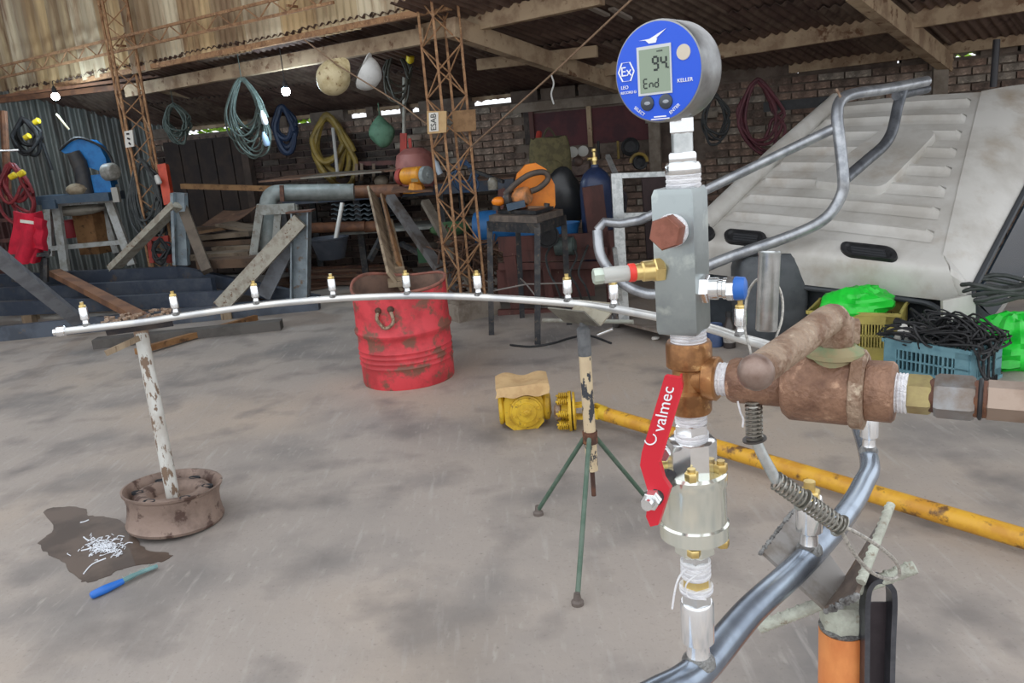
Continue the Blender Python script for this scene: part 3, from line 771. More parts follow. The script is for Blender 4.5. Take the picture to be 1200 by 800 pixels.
# --- hose coupling train
hc = thing('hose_coupling', 'row of worn hexagonal hose couplings leaving the picture at the right edge', 'coupling', hx(1100) - V((0, 0, .03)))
hseg(1062, 1092, 47, 6, .14, .35).build('brass_hex', M('dull_brass', (176, 162, 112), (150, 134, 96), 20, rough=.4, metal=.6), hc)
hseg(1086, 1098, 40, 24).build('collar', rust_d, hc)
hseg(1095, 1143, 53, 6, .16, .3).build('swivel_nut', M('worn_hex', (150, 150, 150), (126, 112, 100), 18, rough=.4, metal=.7), hc)
hseg(1138, 1158, 44, 24).build('collar', rust_d, hc)
hseg(1146, 1152, 50, 24, .3).build('seal', black, hc)
q = MB().hexa(hx(1155), hx(1193) + HX * .09, hr(48, 1180), .1, .1, 6); q.build('hose_end', M('worn_hose_end', (160, 142, 128), (134, 114, 100), 14, rough=.4, metal=.6), hc)

# --- manifold block with its side fittings
mb_ = thing('manifold_block', 'grey zinc square manifold block carrying side fittings, under the blue gauge', 'manifold', at(387))
zb0, zb1 = at(387).z, at(219).z
thb = math.radians(-33); Rz = Matrix.Rotation(thb, 3, 'Z'); hw = R_(49, 300); BX = -L(5, at(300))
bl = MB(); q_ = [V((x, y, 0)) for x, y in ((-hw, -hw), (hw, -hw), (hw, hw), (-hw, hw))]
prof = [(0, .93), (.004, 1), (zb1 - zb0 - .006, 1), (zb1 - zb0, .9)]
vs = []
for t, s in prof: vs += [V((AX + BX, AY, zb0 + t)) + Rz @ (p * s) for p in q_]
fs = [(3, 2, 1, 0), (12, 13, 14, 15)] + [(i * 4 + k, i * 4 + (k + 1) % 4, i * 4 + 4 + (k + 1) % 4, i * 4 + 4 + k) for i in range(3) for k in range(4)]
bl.add(vs, fs); bl.build('block', zinc, mb_)
fn_ = Rz @ V((0, -1, 0)); rn_ = Rz @ V((1, 0, 0))
pc = at(266, BX) + fn_ * hw
MB().lathe(pc, fn_, [(0, .0155), (.003, .016), (.008, .0155)], 24).build('thread_tape', tape, mb_)
q = MB().hexa(pc + fn_ * .006, pc + fn_ * .022, .0165, .3, .14); q.build('hex_plug', M('rusty_plug', (150, 96, 80), (124, 78, 62), 30, rough=.5, metal=.4), mb_)
# left sight fitting
lp = at(312, BX) + V((-hw * .95, -hw * .25, 0)); ld = V((-1, -.12, 0)).normalized()
k_ = L(1, lp)
MB().hexa(lp, lp + ld * 12 * k_, 15 * k_, .2, .1, 6).build('brass_hex', brass, mb_)
MB().lathe(lp + ld * 11 * k_, ld, [(0, 12 * k_), (14 * k_, 12 * k_), (16 * k_, 10 * k_), (24 * k_, 10 * k_)], 20).build('brass_collar', brass, mb_)
MB().lathe(lp + ld * 26 * k_, ld, [(0, 9 * k_), (10 * k_, 9 * k_)], 8).build('locknut', chrome, mb_)
MB().lathe(lp + ld * 34 * k_, ld, [(0, 10 * k_), (1 * k_, 11 * k_), (7 * k_, 11 * k_), (8 * k_, 10 * k_)], 20).build('red_ring', red_ring, mb_)
MB().lathe(lp + ld * 41 * k_, ld, [(0, 8.5 * k_), (2 * k_, 9.5 * k_), (30 * k_, 9.5 * k_), (33 * k_, 8 * k_)], 20).build('sight_tube', glass_clear, mb_)
MB().hexa(lp + ld * 72 * k_, lp + ld * 84 * k_, 9.5 * k_, .3, .15, 8).build('end_nut', M('pale_green_nut', (196, 208, 194), rough=.3, metal=.4), mb_)
# right quick coupling
rp2 = at(337, BX) + rn_ * hw; k_ = L(1, rp2); rd = V((math.cos(.42), -math.sin(.42), 0))
MB().hexa(rp2 - rd * 12 * k_, rp2 + rd * 8 * k_, 17 * k_, .2, .12, 6).build('hex_adapter', chrome, mb_)
MB().lathe(rp2 + rd * 8 * k_, rd, [(0, 13 * k_), (10 * k_, 13 * k_), (11 * k_, 11 * k_), (15 * k_, 11 * k_), (16 * k_, 12.5 * k_), (20 * k_, 12.5 * k_)], 22).build('quick_coupling', chrome, mb_)
MB().hexa(rp2 + rd * 27 * k_, rp2 + rd * 37 * k_, 14 * k_, .4, .12, 6).build('coupling_nut', chrome, mb_)
MB().lathe(rp2 + rd * 36 * k_, rd, [(0, 13 * k_), (2 * k_, 14 * k_), (12 * k_, 13 * k_), (14 * k_, 9 * k_)], 22).build('blue_cap', blue_ring, mb_)
# top fittings
wraps(203, 220, 41, 3).build('thread_tape', tape, mb_)
vseg(190, 206, 42, 24, .2).build('swivel_ring', chrome, mb_)
vseg(178, 192, 36, 6, .12).build('hex_adapter', chrome, mb_)

# --- digital pressure gauge
gz = zrow(85)
thg = math.radians(40); gn = V((-math.sin(thg), -math.cos(thg), 0)).normalized(); gr = V((0, 0, 1)).cross(gn) * -1
gr = V((math.cos(thg), -math.sin(thg), 0)); gu = V((0, 0, 1))
RG = L(57, V((AX, AY, gz)))
gcen = P(783, 84, AY); gf = gcen + gn * .020
ga = thing('pressure_gauge', 'round digital pressure gauge with a bright blue face on top of the rig', 'gauge', at(180))
MB().lathe(gf - gn * .043, gn, [(0, RG * .90), (.004, RG * .98), (.008, RG), (.039, RG), (.0425, RG * .985), (.043, RG * .955)], 56).build('case', M('gauge_case', (150, 152, 152), (124, 124, 124), 20, rough=.34, metal=.8), ga)
face = MB().lathe(gf - gn * .001, gn, [(0, RG * .96), (.0014, RG * .955), (.0016, RG * .9)], 56).build('face', blue_face, ga)
MB().hexa(at(196), at(180), R_(30, 188), .1, .1, 6).build('hex_stem', chrome, ga)
vseg(154, 182, 25, 24, .05).build('stem', galv, ga)
vseg(137, 156, 31, 6, .1).build('hex_stem', chrome, ga)
kf = RG / 57.0
def gp(x, y, o=.001): return gf + gr * (x * kf) + gu * (y * kf) + gn * o      # units: pixels of the photograph, from the face centre
def gbox(x, y, w, h, o, t, mat, name): 
    return MB().prism([gp(x - w / 2, y - h / 2, o), gp(x + w / 2, y - h / 2, o), gp(x + w / 2, y + h / 2, o), gp(x - w / 2, y + h / 2, o)], gn * t).build(name, mat, face)
gbox(-3, 2, 44, 54, .0005, .0012, lcd_frame, 'screen_frame')
gbox(-2.4, 1.5, 39, 48, .0010, .0010, lcd, 'screen')
SEG = {'a': (0, 1, 1, 1), 'b': (1, 1, 1, .5), 'c': (1, .5, 1, 0), 'd': (0, 0, 1, 0), 'e': (0, .5, 0, 0), 'f': (0, 1, 0, .5), 'g': (0, .5, 1, .5)}
def seven(segs, x, y, w, h, th):
    b = MB()
    for s in segs:
        x0, y0, x1, y1 = SEG[s]
        p, q = gp(x + x0 * w, y + y0 * h, .0021), gp(x + x1 * w, y + y1 * h, .0021); dd = (q - p).normalized()
        b.bar(p + dd * th * kf * .3, q - dd * th * kf * .3, th * kf, .0002, side=dd.cross(gn))
    return b
for s, x, y, w, h, t in (('abcdfg', -4, 2, 6.5, 14, 2.4), ('bcfg', 6.5, 2, 6.5, 14, 2.4), ('adefg', -17, -17, 5, 10, 1.5), ('ceg', -9.5, -17, 4.5, 10, 1.5), ('bcdeg', -2.5, -17, 4.5, 10, 1.5)):
    seven(s, x, y, w, h, t).build('digit', ink, face)
gbox(15.2, 3, 1.8, 1.8, .0020, .0002, ink, 'decimal_point')
for i in range(4): gbox(2 + i * 2, 22, 1.2, 1.6, .0020, .0002, ink, 'display_mark')
for x in (-14, 10):
    c = gp(x, -34, .0006); bt = MB().lathe(c, gn, [(0, 8.6 * kf), (.0012, 8.4 * kf), (.0022, 6.5 * kf), (.0024, .00001)], 24).build('button', M('button_grey', (58, 64, 74), rough=.3), face)
    MB().lathe(gp(x + 1, -34, .0026), gn, [(0, 4.5 * kf), (.0006, 3.2 * kf), (.0007, .00001)], 16, sq=.55).build('button_dome', M('button_light', (150, 156, 164), rough=.3), face)
MB().lathe(gp(34, 17, .0006), gn, [(0, 8.6 * kf), (.0006, 8.4 * kf), (.0008, .00001)], 28).build('round_seal', M('round_seal', (206, 196, 178), rough=.5), face)
lo = MB()
lo.prism([gp(-22, 36, .0008), gp(-8, 36.5, .0008), (gp(14, 45, .0008)), gp(-2, 34.5, .0008)], gn * .0003)
lo.prism([gp(-14, 36, .0009), gp(-9, 31.5, .0009), gp(0, 31.5, .0009), gp(2, 36, .0009)], gn * .0003); lo.build('bird_emblem', white_ink, face)
hxg = MB(); ring6 = [(-40.5 + 10.5 * math.cos(k * PI / 3), 4 + 12 * math.sin(k * PI / 3)) for k in range(6)]
for k in range(6): hxg.bar(gp(*ring6[k], .0009), gp(*ring6[(k + 1) % 6], .0009), 1.7 * kf, .0003, side=gr)
hxg.build('ex_emblem', white_ink, face)
gbox(2, -50, 16, 1.4, .0009, .0003, white_ink, 'small_print'); gbox(2, -52.6, 24, 1.2, .0009, .0003, white_ink, 'small_print')
text('Ex', 15 * kf, gp(-40.5, 4, .0009), gr, gu, white_ink, face)
text('LEO', 5.6 * kf, gp(-43.5, -13.5, .0009), gr, gu, white_ink, face)
text('RECORD Ei', 4.3 * kf, gp(-38.5, -19.5, .0009), gr, gu, white_ink, face)
text('KELLER', 6 * kf, gp(35, -13, .0009), gr, gu, white_ink, face)
ra = math.radians(-38); text('SELECT', 5.0 * kf, gp(-25, -42, .0009), gr * math.cos(ra) + gu * math.sin(ra), -gr * math.sin(ra) + gu * math.cos(ra), white_ink, face)
ra = math.radians(36); text('ENTER', 5.2 * kf, gp(21, -43, .0009), gr * math.cos(ra) + gu * math.sin(ra), -gr * math.sin(ra) + gu * math.cos(ra), white_ink, face)

# --- whip check safety cable
wc = thing('whip_check_cable', 'steel safety cable with springs, looped from rusty valve to a rebar stub', 'cable', P(880, 470, .74))
DC = .735
def cp(x, y, D=DC): return P(x, y, D)
tubec = MB(); t_top, t_bot = cp(902, 294, .80), cp(898, 388, .79)
ax_ = (t_top - t_bot).normalized(); tl = (t_top - t_bot).length; k_ = L(1, t_top)
tubec.lathe(t_bot, ax_, [(0, 11 * k_), (.002, 12.5 * k_), (tl * .95, 12.5 * k_), (tl * .96, 13 * k_), (tl * .985, 13.2 * k_), (tl, 12 * k_)], 22); tubec.build('ferrule', galv, wc)
MB().tube(cat([cp(884, 463), cp(880, 415, .76), cp(873, 385, .79), cp(875, 350, .81), cp(884, 330, .81), cp(898, 325, .815), cp(911, 334, .815), cp(917, 352, .81), cp(916, 375, .80), cp(909, 396, .79)], 6), 1.6 * L(1, cp(880, 400)), 8).build('cable', wire_rope, wc)
def spring(a, b, r, turns, wire):
    a = V(a); b = V(b); x, y, d = frame(b - a); l = (b - a).length; n = int(turns * 14); pts = []
    for i in range(n + 1):
        t = i / n; an = 2 * PI * turns * t; pts.append(a + d * (l * t) + (x * math.cos(an) + y * math.sin(an)) * r)
    return MB().tube(pts, wire, 5)
k_ = L(1, cp(885, 500))
MB().cyl(cp(884, 462), cp(884, 514), 3.2 * k_, n=10).build('cable', wire_rope, wc)
spring(cp(883, 466), cp(884, 513), 9 * k_, 10, 1.5 * k_).build('spring', spring_m, wc)
MB().lathe(cp(884, 513), cp(888, 535) - cp(884, 513), [(0, 6 * k_), (.0005, 14 * k_), (.002, 14 * k_), (.0025, 6 * k_)], 24).build('washer', M('dark_washer', (96, 92, 90), rough=.4, metal=.8), wc)
MB().tube([cp(886, 516), cp(893, 532), cp(910, 563)], [6.2 * k_, 6.4 * k_, 6.8 * k_], 14).build('ferrule', galv, wc)
spring(cp(908, 562), cp(986, 617), 10.5 * k_, 17, 1.6 * k_).build('spring', spring_m, wc)
MB().cyl(cp(905, 560), cp(984, 616), 3.4 * k_, n=10).build('cable', wire_rope, wc)
for x, y in ((940, 585), (983, 615)):
    dd = cp(986, 617) - cp(908, 562); MB().lathe(cp(x, y), dd, [(0, 10 * k_), (.0006, 14.5 * k_), (.0018, 14.5 * k_), (.0024, 10 * k_)], 24).build('washer', spring_m, wc)
MB().tube(cat([cp(984, 616), cp(1000, 622), cp(1030, 640, .76), cp(1050, 658, .80), cp(1054, 672, .83), cp(1046, 678, .83), cp(1030, 675, .81), cp(1015, 665, .78), cp(998, 644, .75), cp(984, 618)], 6), 2.5 * k_, 8).build('loop', wire_rope, wc)

# --- foreground stand with angle cradle
FS = G(988, 690, .80); FS = P(988, 722, .98)
fs_ = thing('pipe_stand', 'orange tube stand with a welded angle cradle and rebar, right foreground', 'stand', (FS.x, FS.y, 0))
kk = L(1, FS)
MB().lathe((FS.x, FS.y, .08), (0, 0, 1), [(0, 27 * kk), (P(986, 736, .98).z - .08, 27 * kk)], 28).build('tube', orange_p, fs_)
MB().lathe((FS.x, FS.y, 0), (0, 0, 1), [(0, .16), (.006, .16), (.008, .155), (.008, 27 * kk), (.09, 27 * kk)], 28).build('base_plate', plate_b, fs_)
sk = MB(); zt_ = P(986, 736, .98).z
sk.lathe((FS.x, FS.y, zt_), (0, 0, 1), [(0, 26 * kk), (.004, 27.5 * kk), (.008, 22 * kk)], 24); sk.build('collar', weld, fs_)
sk = MB().lathe((FS.x, FS.y, zt_ + .005), (0, 0, 1), [(0, 25 * kk), (.006, 26 * kk), (.030, 26 * kk), (.038, 21 * kk)], 8, .3); sk.build('socket', pale, fs_)
ax0 = P(962, 712, .88); axd = (G(1000, 590, ZRG) - G(925, 675, ZRG)).normalized() * .105
def flange(a, b, c, d, mat): return MB().plate(a, b, c, d, .005).build('cradle_flange', mat, fs_)
vb0 = P(966, 716, .93); vb1 = vb0 + axd * .8
flange(vb0, vb1, P(930, 598, 1.08), P(891, 648, .98), plate_g)
flange(vb1 + V((0, 0, .001)), vb0 + V((0, 0, .001)), P(1006, 698, .90), P(1046, 594, 1.0), plate_b)
def rebar(a, b, r):
    a = V(a); b = V(b); q = MB().cyl(a, b, r, n=12); d = (b - a); l = d.length; d.normalize(); n = int(l / (r * 1.6))
    for i in range(n):
        p = a + d * (l * (i + .5) / n); q.lathe(p - d * r * .3, d + frame(d)[0] * .45, [(0, r * .95), (r * .2, r * 1.16), (r * .45, r * 1.16), (r * .65, r * .95)], 12)
    return q.build('rebar', pale, fs_)
rebar(P(890, 735, 1.0), P(1072, 664, .93), 7.2 * kk)
rebar(P(1009, 682, .905), P(1044, 591, .99), 5.0 * kk)
wb = MB(); rnd = random.Random(9)
for i in range(26):
    p = P(891, 648, .975).lerp(P(930, 598, 1.075), i / 25); wb.sphere(p, 3.2 * kk * rnd.uniform(.7, 1.2), 6)
for i in range(30):
    p = P(968, 716, .93).lerp(P(1004, 698, .895), (i % 15) / 14); wb.sphere(p + V((0, 0, rnd.uniform(-.004, .004))), 3.4 * kk * rnd.uniform(.7, 1.3), 6)
wb.build('weld_beads', weld, fs_, kind='stuff')
# --- dark steel hanger loop over the rebar
hk = thing('hanger_loop', 'dark flat steel hanger loop hooked over the rebar beside orange tube', 'hanger', P(1030, 800, .95))
lpz = cat([P(1012, 860, .945), P(1013, 760, .945), P(1014, 700, .945), P(1019, 682, .945), P(1030, 677, .945), P(1041, 684, .945), P(1045, 700, .945), P(1043, 760, .945), P(1041, 860, .945)], 6)
o_ = MB(); lx = (P(1045, 700, .945) - P(1014, 700, .945)).normalized(); ly = V((0, 0, 1)).cross(lx).normalized()
o_.ribbon(lpz, .018, 6 * kk, ly)
o_.build('loop', M('dark_loop', (104, 106, 112), (78, 80, 86), 10, rough=.3, metal=.7), hk)
MB().plate(P(1016, 706, .952), P(1041, 706, .952), P(1039, 860, .952), P(1016, 860, .952), .003).build('back_plate', M('loop_back', (70, 62, 66), (56, 50, 54), 8, rough=.45, metal=.4), hk)

# ================================================================== MIDDLE GROUND
# --- wheel stand under the left end of the ring
wc_ = G(207, 612, 0); wz = .15
ws_ = thing('wheel_stand', 'rusty car wheel rim lying flat with a chipped white post, under the ring', 'stand', (wc_.x, wc_.y, 0))
tilt = V((.06, .05, 1)).normalized(); w0 = V((wc_.x, wc_.y, .012))
rm = MB(); Rr = .197
prof = [(.0, Rr * .86), (.0, Rr * .97), (.012, Rr * .99), (.018, Rr * .97), (.045, Rr * .95), (.06, Rr * .93), (.105, Rr * .92), (.12, Rr * .94), (.140, Rr * .95), (.147, Rr * 1.0), (.157, Rr * 1.01), (.158, Rr * .97), (.150, Rr * .93), (.138, Rr * .90), (.118, Rr * .86), (.10, Rr * .83), (.03, Rr * .83), (0, Rr * .86)]
rm.lathe(w0, tilt, prof[:-1], 64); rm.build('rim', wheel_m, ws_)
dk = MB().lathe(w0, tilt, [(.10, Rr * .85), (.118, Rr * .80), (.134, Rr * .74), (.140, Rr * .66), (.137, Rr * .55), (.120, Rr * .46), (.100, Rr * .42), (.096, Rr * .30), (.086, Rr * .28), (.084, .0001)], 56); wd = dk.build('disc', wheel_m, ws_)
fx, fy, fd = frame(tilt)
for k in range(6):
    an = k * PI / 3 + .2; c = w0 + tilt * .130 + (fx * math.cos(an) + fy * math.sin(an)) * Rr * .70
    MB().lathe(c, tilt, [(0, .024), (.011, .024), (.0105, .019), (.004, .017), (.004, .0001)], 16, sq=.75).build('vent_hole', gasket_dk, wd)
for k in range(4):
    an = k * PI / 2 + .6; c = w0 + tilt * .088 + (fx * math.cos(an) + fy * math.sin(an)) * Rr * .33
    MB().lathe(c, tilt, [(0, .011), (.005, .011), (.006, .007), (.001, .006), (.001, .0001)], 12).build('bolt_hole', rust_d, wd)
pb0 = w0 + tilt * .084; pt0 = G(165, 388, ZRG - .055)
MB().tube([pb0, pt0], .0275, 20).build('post', white_post, ws_)
MB().lathe(pb0, (0, 0, 1), [(0, .05), (.004, .046), (.012, .034), (.02, .028)], 20).build('weld_collar', wheel_m, ws_)
MB().tube([pt0 - V((0, 0, .06)), pt0 + V((0, 0, .012))], .0285, 18).build('rusty_top', rust_l, ws_)
c0, c1 = G(124, 385, ZRG - .02), G(202, 374, ZRG - .02); dn = (c1 - c0).normalized(); sd = V((-dn.y, dn.x, 0))
tr = MB(); tr.prism([c0 + sd * -.045 + V((0, 0, .028)), c0 + sd * -.006 + V((0, 0, -.028)), c0 + sd * .006 + V((0, 0, -.028)), c0 + sd * .045 + V((0, 0, .028)), c0 + sd * .039 + V((0, 0, .028)), c0 + V((0, 0, -.020)), c0 + sd * -.039 + V((0, 0, .028))], c1 - c0)
tr.build('cradle', M('cradle_iron', (70, 70, 76), (96, 88, 84), 12, rough=.5, metal=.4), ws_)
rg = MB(); rnd = random.Random(2)
for i in range(46):
    t = rnd.random(); p = c0.lerp(c1, t) + sd * rnd.uniform(-.045, -.035) * (1 if i % 3 else -1) + V((0, 0, .03 + rnd.uniform(-.004, .014))); s = rnd.uniform(.006, .016)
    rg.box(p, (s * 2.2, s, s * .7), Matrix.Rotation(rnd.uniform(0, 3), 3, 'Z') @ Matrix.Rotation(rnd.uniform(-.4, .4), 3, 'X'))
rg.build('rust_flakes', rust_l, ws_, kind='stuff')
MB().bar(G(163, 396, ZRG - .07), G(124, 414, ZRG - .10), .012, .022).build('side_bracket', wood_old, ws_)

# --- tripod stand under the middle of the ring
ta3 = G(682, 362, ZRG)
tp = thing('tripod_stand', 'chipped cream tripod stand with green legs carrying the middle of the ring', 'stand', (ta3.x, ta3.y, 0))
tx, ty = ta3.x, ta3.y
MB().cyl((tx, ty, .27), (tx, ty, .79), .0215, n=20).build('tube', cream, tp)
MB().lathe((tx, ty, .70), (0, 0, 1), [(0, .0235), (.095, .0235), (.1, .019), (.105, .012), (.135, .012)], 20).build('sleeve', grey_p, tp)
for px, py in ((677, 708), (631, 603), (757, 588)):
    f = G(px, py, 0.0); top = V((tx, ty, .40)) + (V((f.x, f.y, .4)) - V((tx, ty, .4))).normalized() * .020
    lg = MB().cyl(top, f + V((0, 0, .02)), .0085, n=12).build('leg', green_p, tp)
    MB().lathe(f, (0, 0, 1), [(0, .020), (.012, .020), (.018, .013), (.04, .010)], 14).build('foot', M('foot_iron', (104, 94, 88), (84, 76, 70), 16, rough=.6), lg)
MB().lathe((tx, ty, .375), (0, 0, 1), [(0, .027), (.045, .027)], 18).build('collar', rust_d, tp)
MB().cyl((tx, ty, .0 + .17), (tx, ty, .40), .0085, n=12).build('centre_rod', rust_d, tp)
a = G(636, 375, .775); b = G(742, 377, .775); MB().cyl(a, b, .008, n=12).build('crossbar', M('crossbar', (140, 142, 132), (116, 112, 102), 20, rough=.55), tp)
rdv = (G(700, 358, ZRG) - G(660, 354, ZRG)).normalized(); sv = V((-rdv.y, rdv.x, 0)); vc = V((tx, ty, ZRG - .05))
MB().plate(vc - rdv * .08, vc + rdv * .075, vc + rdv * .06 - sv * .062 + V((0, 0, .062)), vc - rdv * .10 - sv * .062 + V((0, 0, .062)), .005).build('cradle_flange', M('cradle_grey', (120, 118, 108), (96, 92, 84), 14, rough=.5, metal=.4), tp)
MB().plate(vc + rdv * .075 + V((0, 0, .0)), vc - rdv * .08, vc - rdv * .07 + sv * .065 + V((0, 0, .065)), vc + rdv * .11 + sv * .065 + V((0, 0, .065)), .005).build('cradle_flange', M('cradle_light', (158, 152, 134), (134, 126, 108), 14, rough=.55), tp)
MB().cyl(G(700, 392, .76), G(718, 385, .78), .006, n=10).build('clamp_screw', chrome, tp)

# --- oil stain, swarf and wire brush on the floor
def stain(name, pts, zh, mat, sub=5):
    loop = cat([G(x, y, 0) for x, y in pts], sub, True); q = MB(); rnd = random.Random(4)
    loop = [p + V((rnd.uniform(-.006, .006), rnd.uniform(-.006, .006), zh)) for p in loop]
    q.v += loop; q.f.append(tuple(range(len(loop)))); q.v += [p - V((0, 0, zh * .8)) for p in loop]; n = len(loop)
    q.f += [(i, n + i, n + (i + 1) % n, (i + 1) % n) for i in range(n)]
    return q.build(name, mat)
tag(stain('oil_stain', [(52, 600), (70, 594), (98, 596), (104, 604), (124, 606), (142, 610), (158, 628), (172, 644), (200, 650), (190, 658), (160, 662), (140, 668), (124, 676), (104, 682), (88, 676), (72, 658), (56, 650), (46, 636), (62, 620)], .002, foil), 'dark wet oil stain on the concrete beside the wheel rim', 'stain')
sw = MB(); rnd = random.Random(6)
for i in range(130):
    c = G(121 + rnd.gauss(0, 11), 641 + rnd.gauss(0, 6), .004); a = rnd.uniform(-1.2, 1.6); l = rnd.uniform(.006, .022); t_ = rnd.uniform(-1.6, 1.6)
    sw.tube(cat([c, c + V((math.cos(a) * l, math.sin(a) * l, .006)), c + V((math.cos(a + t_) * l * 1.8, math.sin(a + t_) * l * 1.8, .001))], 3), rnd.uniform(.0010, .0022), 5)
for pts in (((95, 645), (112, 641), (130, 636)), ((98, 672), (108, 661), (124, 654)), ((94, 612), (99, 611), (104, 609)), ((98, 629), (104, 633), (112, 631))):
    sw.tube(cat([G(x, y, .004) for x, y in pts], 4), .0028, 6)
tag(sw.build('metal_swarf', swarf, kind='stuff'), 'curls of white swarf lying on the oil stain', 'swarf', kind='stuff')
br0, br1, br2 = G(106, 698, .015), G(139, 683, .016), G(184, 663, .016)
br = thing('wire_brush', 'wire brush with a blue handle lying on the floor by the stain', 'brush', V((br1.x, br1.y, 0)))
hh = MB(); dd = (br1 - br0).normalized()
hh.lathe(br0, dd, [(0, .009), (.006, .014), (.05, .016), (.09, .013), (.115, .011), ((br1 - br0).length, .012)], 12); hh.build('handle', blue_h, br)
MB().tube(cat([br1, br1.lerp(br2, .45) + V((0, 0, .004)), br2], 5), [.010] * 5 + [.008] * 6, 8).build('back', M('brush_back', (126, 160, 160), (100, 136, 136), 8, rough=.5), br)
bs = MB(); rnd = random.Random(3); sdv = V((-dd.y, dd.x, 0))
for i in range(150):
    p = br1.lerp(br2, .15 + .83 * rnd.random()) + V((0, 0, .002)); bs.cyl(p, p + sdv * rnd.uniform(.018, .03) + V((rnd.uniform(-.006, .006), 0, rnd.uniform(-.012, .006))), .0007, n=3)
bs.build('bristles', bristle, br, kind='stuff')

# --- red drum
dc = G(480, 442, 0); dc = V((dc.x, dc.y, 0)); DR = .292; DH = .60
dr = thing('drum', 'open red cut-down oil drum with rusty patches and a wire handle', 'drum', dc)
dp = MB()
def drow(z, rr): return (z, rr)
outer = [(0, DR * .985), (.012, DR), (.10, DR)]
for k in range(4): outer += [(.125 + k * .032, DR), (.134 + k * .032, DR * 1.018), (.143 + k * .032, DR)]
outer += [(.30, DR * .995), (.318, DR * 1.005), (.33, DR * 1.04), (.345, DR * 1.045), (.36, DR * 1.005), (.45, DR * .995), (DH - .012, DR * 1.0)]
inner = [(DH, DR * .975), (.32, DR * .965), (.05, DR * .965), (.05, .0001)]
def warp(mb):
    for i, v in enumerate(mb.v):
        d = v - dc; a = math.atan2(d.y, d.x); k = 1 + .03 * math.sin(2 * a + .9) * (.4 + v.z) + .012 * math.sin(5 * a) * max(0, v.z - .3)
        mb.v[i] = V((dc.x + d.x * k, dc.y + d.y * k, v.z + (.018 * math.sin(a * 2 + 2.4) + .012 * math.sin(3 * a)) * max(0, (v.z - .45) / .15) + .028 * (v.z / DH) * (1 + d.y / DR)))
    return mb
dsh = warp(MB().lathe(dc, (0, 0, 1), outer, 72)); dsh.f = [f for f in dsh.f if len(f) == 4]; dsh.build('shell', red_drum, dr)
din = warp(MB().lathe(dc, (0, 0, 1), inner, 72)); din.f = [f for f in din.f if len(f) == 4]; din.build('inner_wall', drum_in, dr)
warp(MB().tube([dc + V((math.cos(2 * PI * k / 72) * DR * .992, math.sin(2 * PI * k / 72) * DR * .992, DH)) for k in range(72)], .009, 8, True)).build('rim', drum_rust, dr)
hn = [dc + V((math.sin(t) * DR * 1.02, -math.cos(t) * DR * 1.02 - .012 * (1 if i not in (0, 4) else 0), z)) for i, (t, z) in enumerate(((-.36, .505), (-.40, .46), (-.24, .405), (-.06, .44), (-.09, .51)))]
MB().tube(cat(hn, 6), .011, 8).build('handle', rust_l, dr)
for i in (0, 4): MB().sphere(hn[i] + V((0, .008, .005)), .022, 10).build('lug', rust_d, dr)

# --- yellow gearbox with cardboard on it
gc = G(616, 503, 0); gl = V((0, 1, 0))
gb = thing('gearbox', 'yellow cast gearbox sitting on the floor with cardboard on top', 'gearbox', V((gc.x, gc.y + .1, 0)))
gx, gy = gc.x, gc.y
q = MB(); outp = []
for dx, z in ((-.06, .0), (.065, .0), (.098, .035), (.1, .15), (.082, .195), (.05, .214), (-.05, .214), (-.082, .195), (-.1, .15), (-.1, .035)): outp.append(V((gx + dx, gy, z)))
q.prism(outp, V((0, .2, 0))); gbb = q.build('housing', yellow_m, gb)
MB().lathe((gx + .012, gy + .002, .098), (0, -1, 0), [(0, .086), (.014, .085), (.016, .076), (.024, .075), (.027, .052), (.032, .050), (.034, .020), (.040, .019), (.043, .007), (.05, .006), (.05, .0001)], 40).build('end_cover', yellow_m, gb)
for k in range(6):
    a = k * PI / 3 + .3; c = V((gx + .012 + math.cos(a) * .066, gy - .022, .098 + math.sin(a) * .066)); MB().hexa(c, c - V((0, .007, 0)), .0075).build('bolt', yellow_m, gb)
MB().lathe((gx - .10, gy + .08, .10), (-1, 0, 0), [(0, .075), (.012, .085), (.026, .085), (.030, .07)], 32).build('side_flange', yellow_m, gb)
MB().lathe((gx + .10, gy + .08, .10), (1, 0, 0), [(0, .075), (.012, .082), (.03, .078), (.042, .05)], 32).build('side_flange', yellow_m, gb)
def cbf(u, v):
    x = gx - .135 + .27 * u; s = v * .29
    if s < .22: return V((x, gy + .21 - s, .232 + .012 * math.sin(u * 9) * (1 - v) + .006 * math.sin(v * 7 + u * 4)))
    d = s - .22; return V((x + .004 * math.sin(d * 60), gy - .012 - d * .25, .230 - d * .62 + .01 * math.sin(u * 14) * d / .12))
tag(MB().shell(cbf, 20, 16, .004).build('cardboard_sheet', card, org=(gx, gy + .1, .21)), 'folded brown cardboard sheet draped over the yellow gearbox', 'cardboard')

# --- yellow drive shaft
ds0 = G(706, 484, .085); ds1 = G(1204, 632, .055); sdd = (ds1 - ds0).normalized()
ds = thing('drive_shaft', 'long yellow drive shaft with clutch lying on the floor behind the valves', 'shaft', V((ds0.x, ds0.y, 0)))
MB().tube([ds0 + sdd * .02, ds1 + sdd * .6], .0345, 24).build('tube', yellow_t, ds)
MB().lathe(ds0 - sdd * .02, sdd, [(0, .02), (.01, .034), (.03, .036), (.06, .0355)], 24).build('collar', yellow_m, ds)
yk = MB(); x_, y_, d3 = frame(sdd)
for s in (-1, 1): yk.bar(ds0 - sdd * .085 + x_ * .033 * s, ds0 + sdd * .0 + x_ * .026 * s, .018, .05, side=x_); yk.lathe(ds0 - sdd * .075 + x_ * .024 * s, x_ * s, [(0, .027), (.018, .027)], 16)
yk.build('yoke', yellow_m, ds)
MB().cyl(ds0 - sdd * .075 - y_ * .04, ds0 - sdd * .075 + y_ * .04, .013, n=12).build('cross', yellow_m, ds)
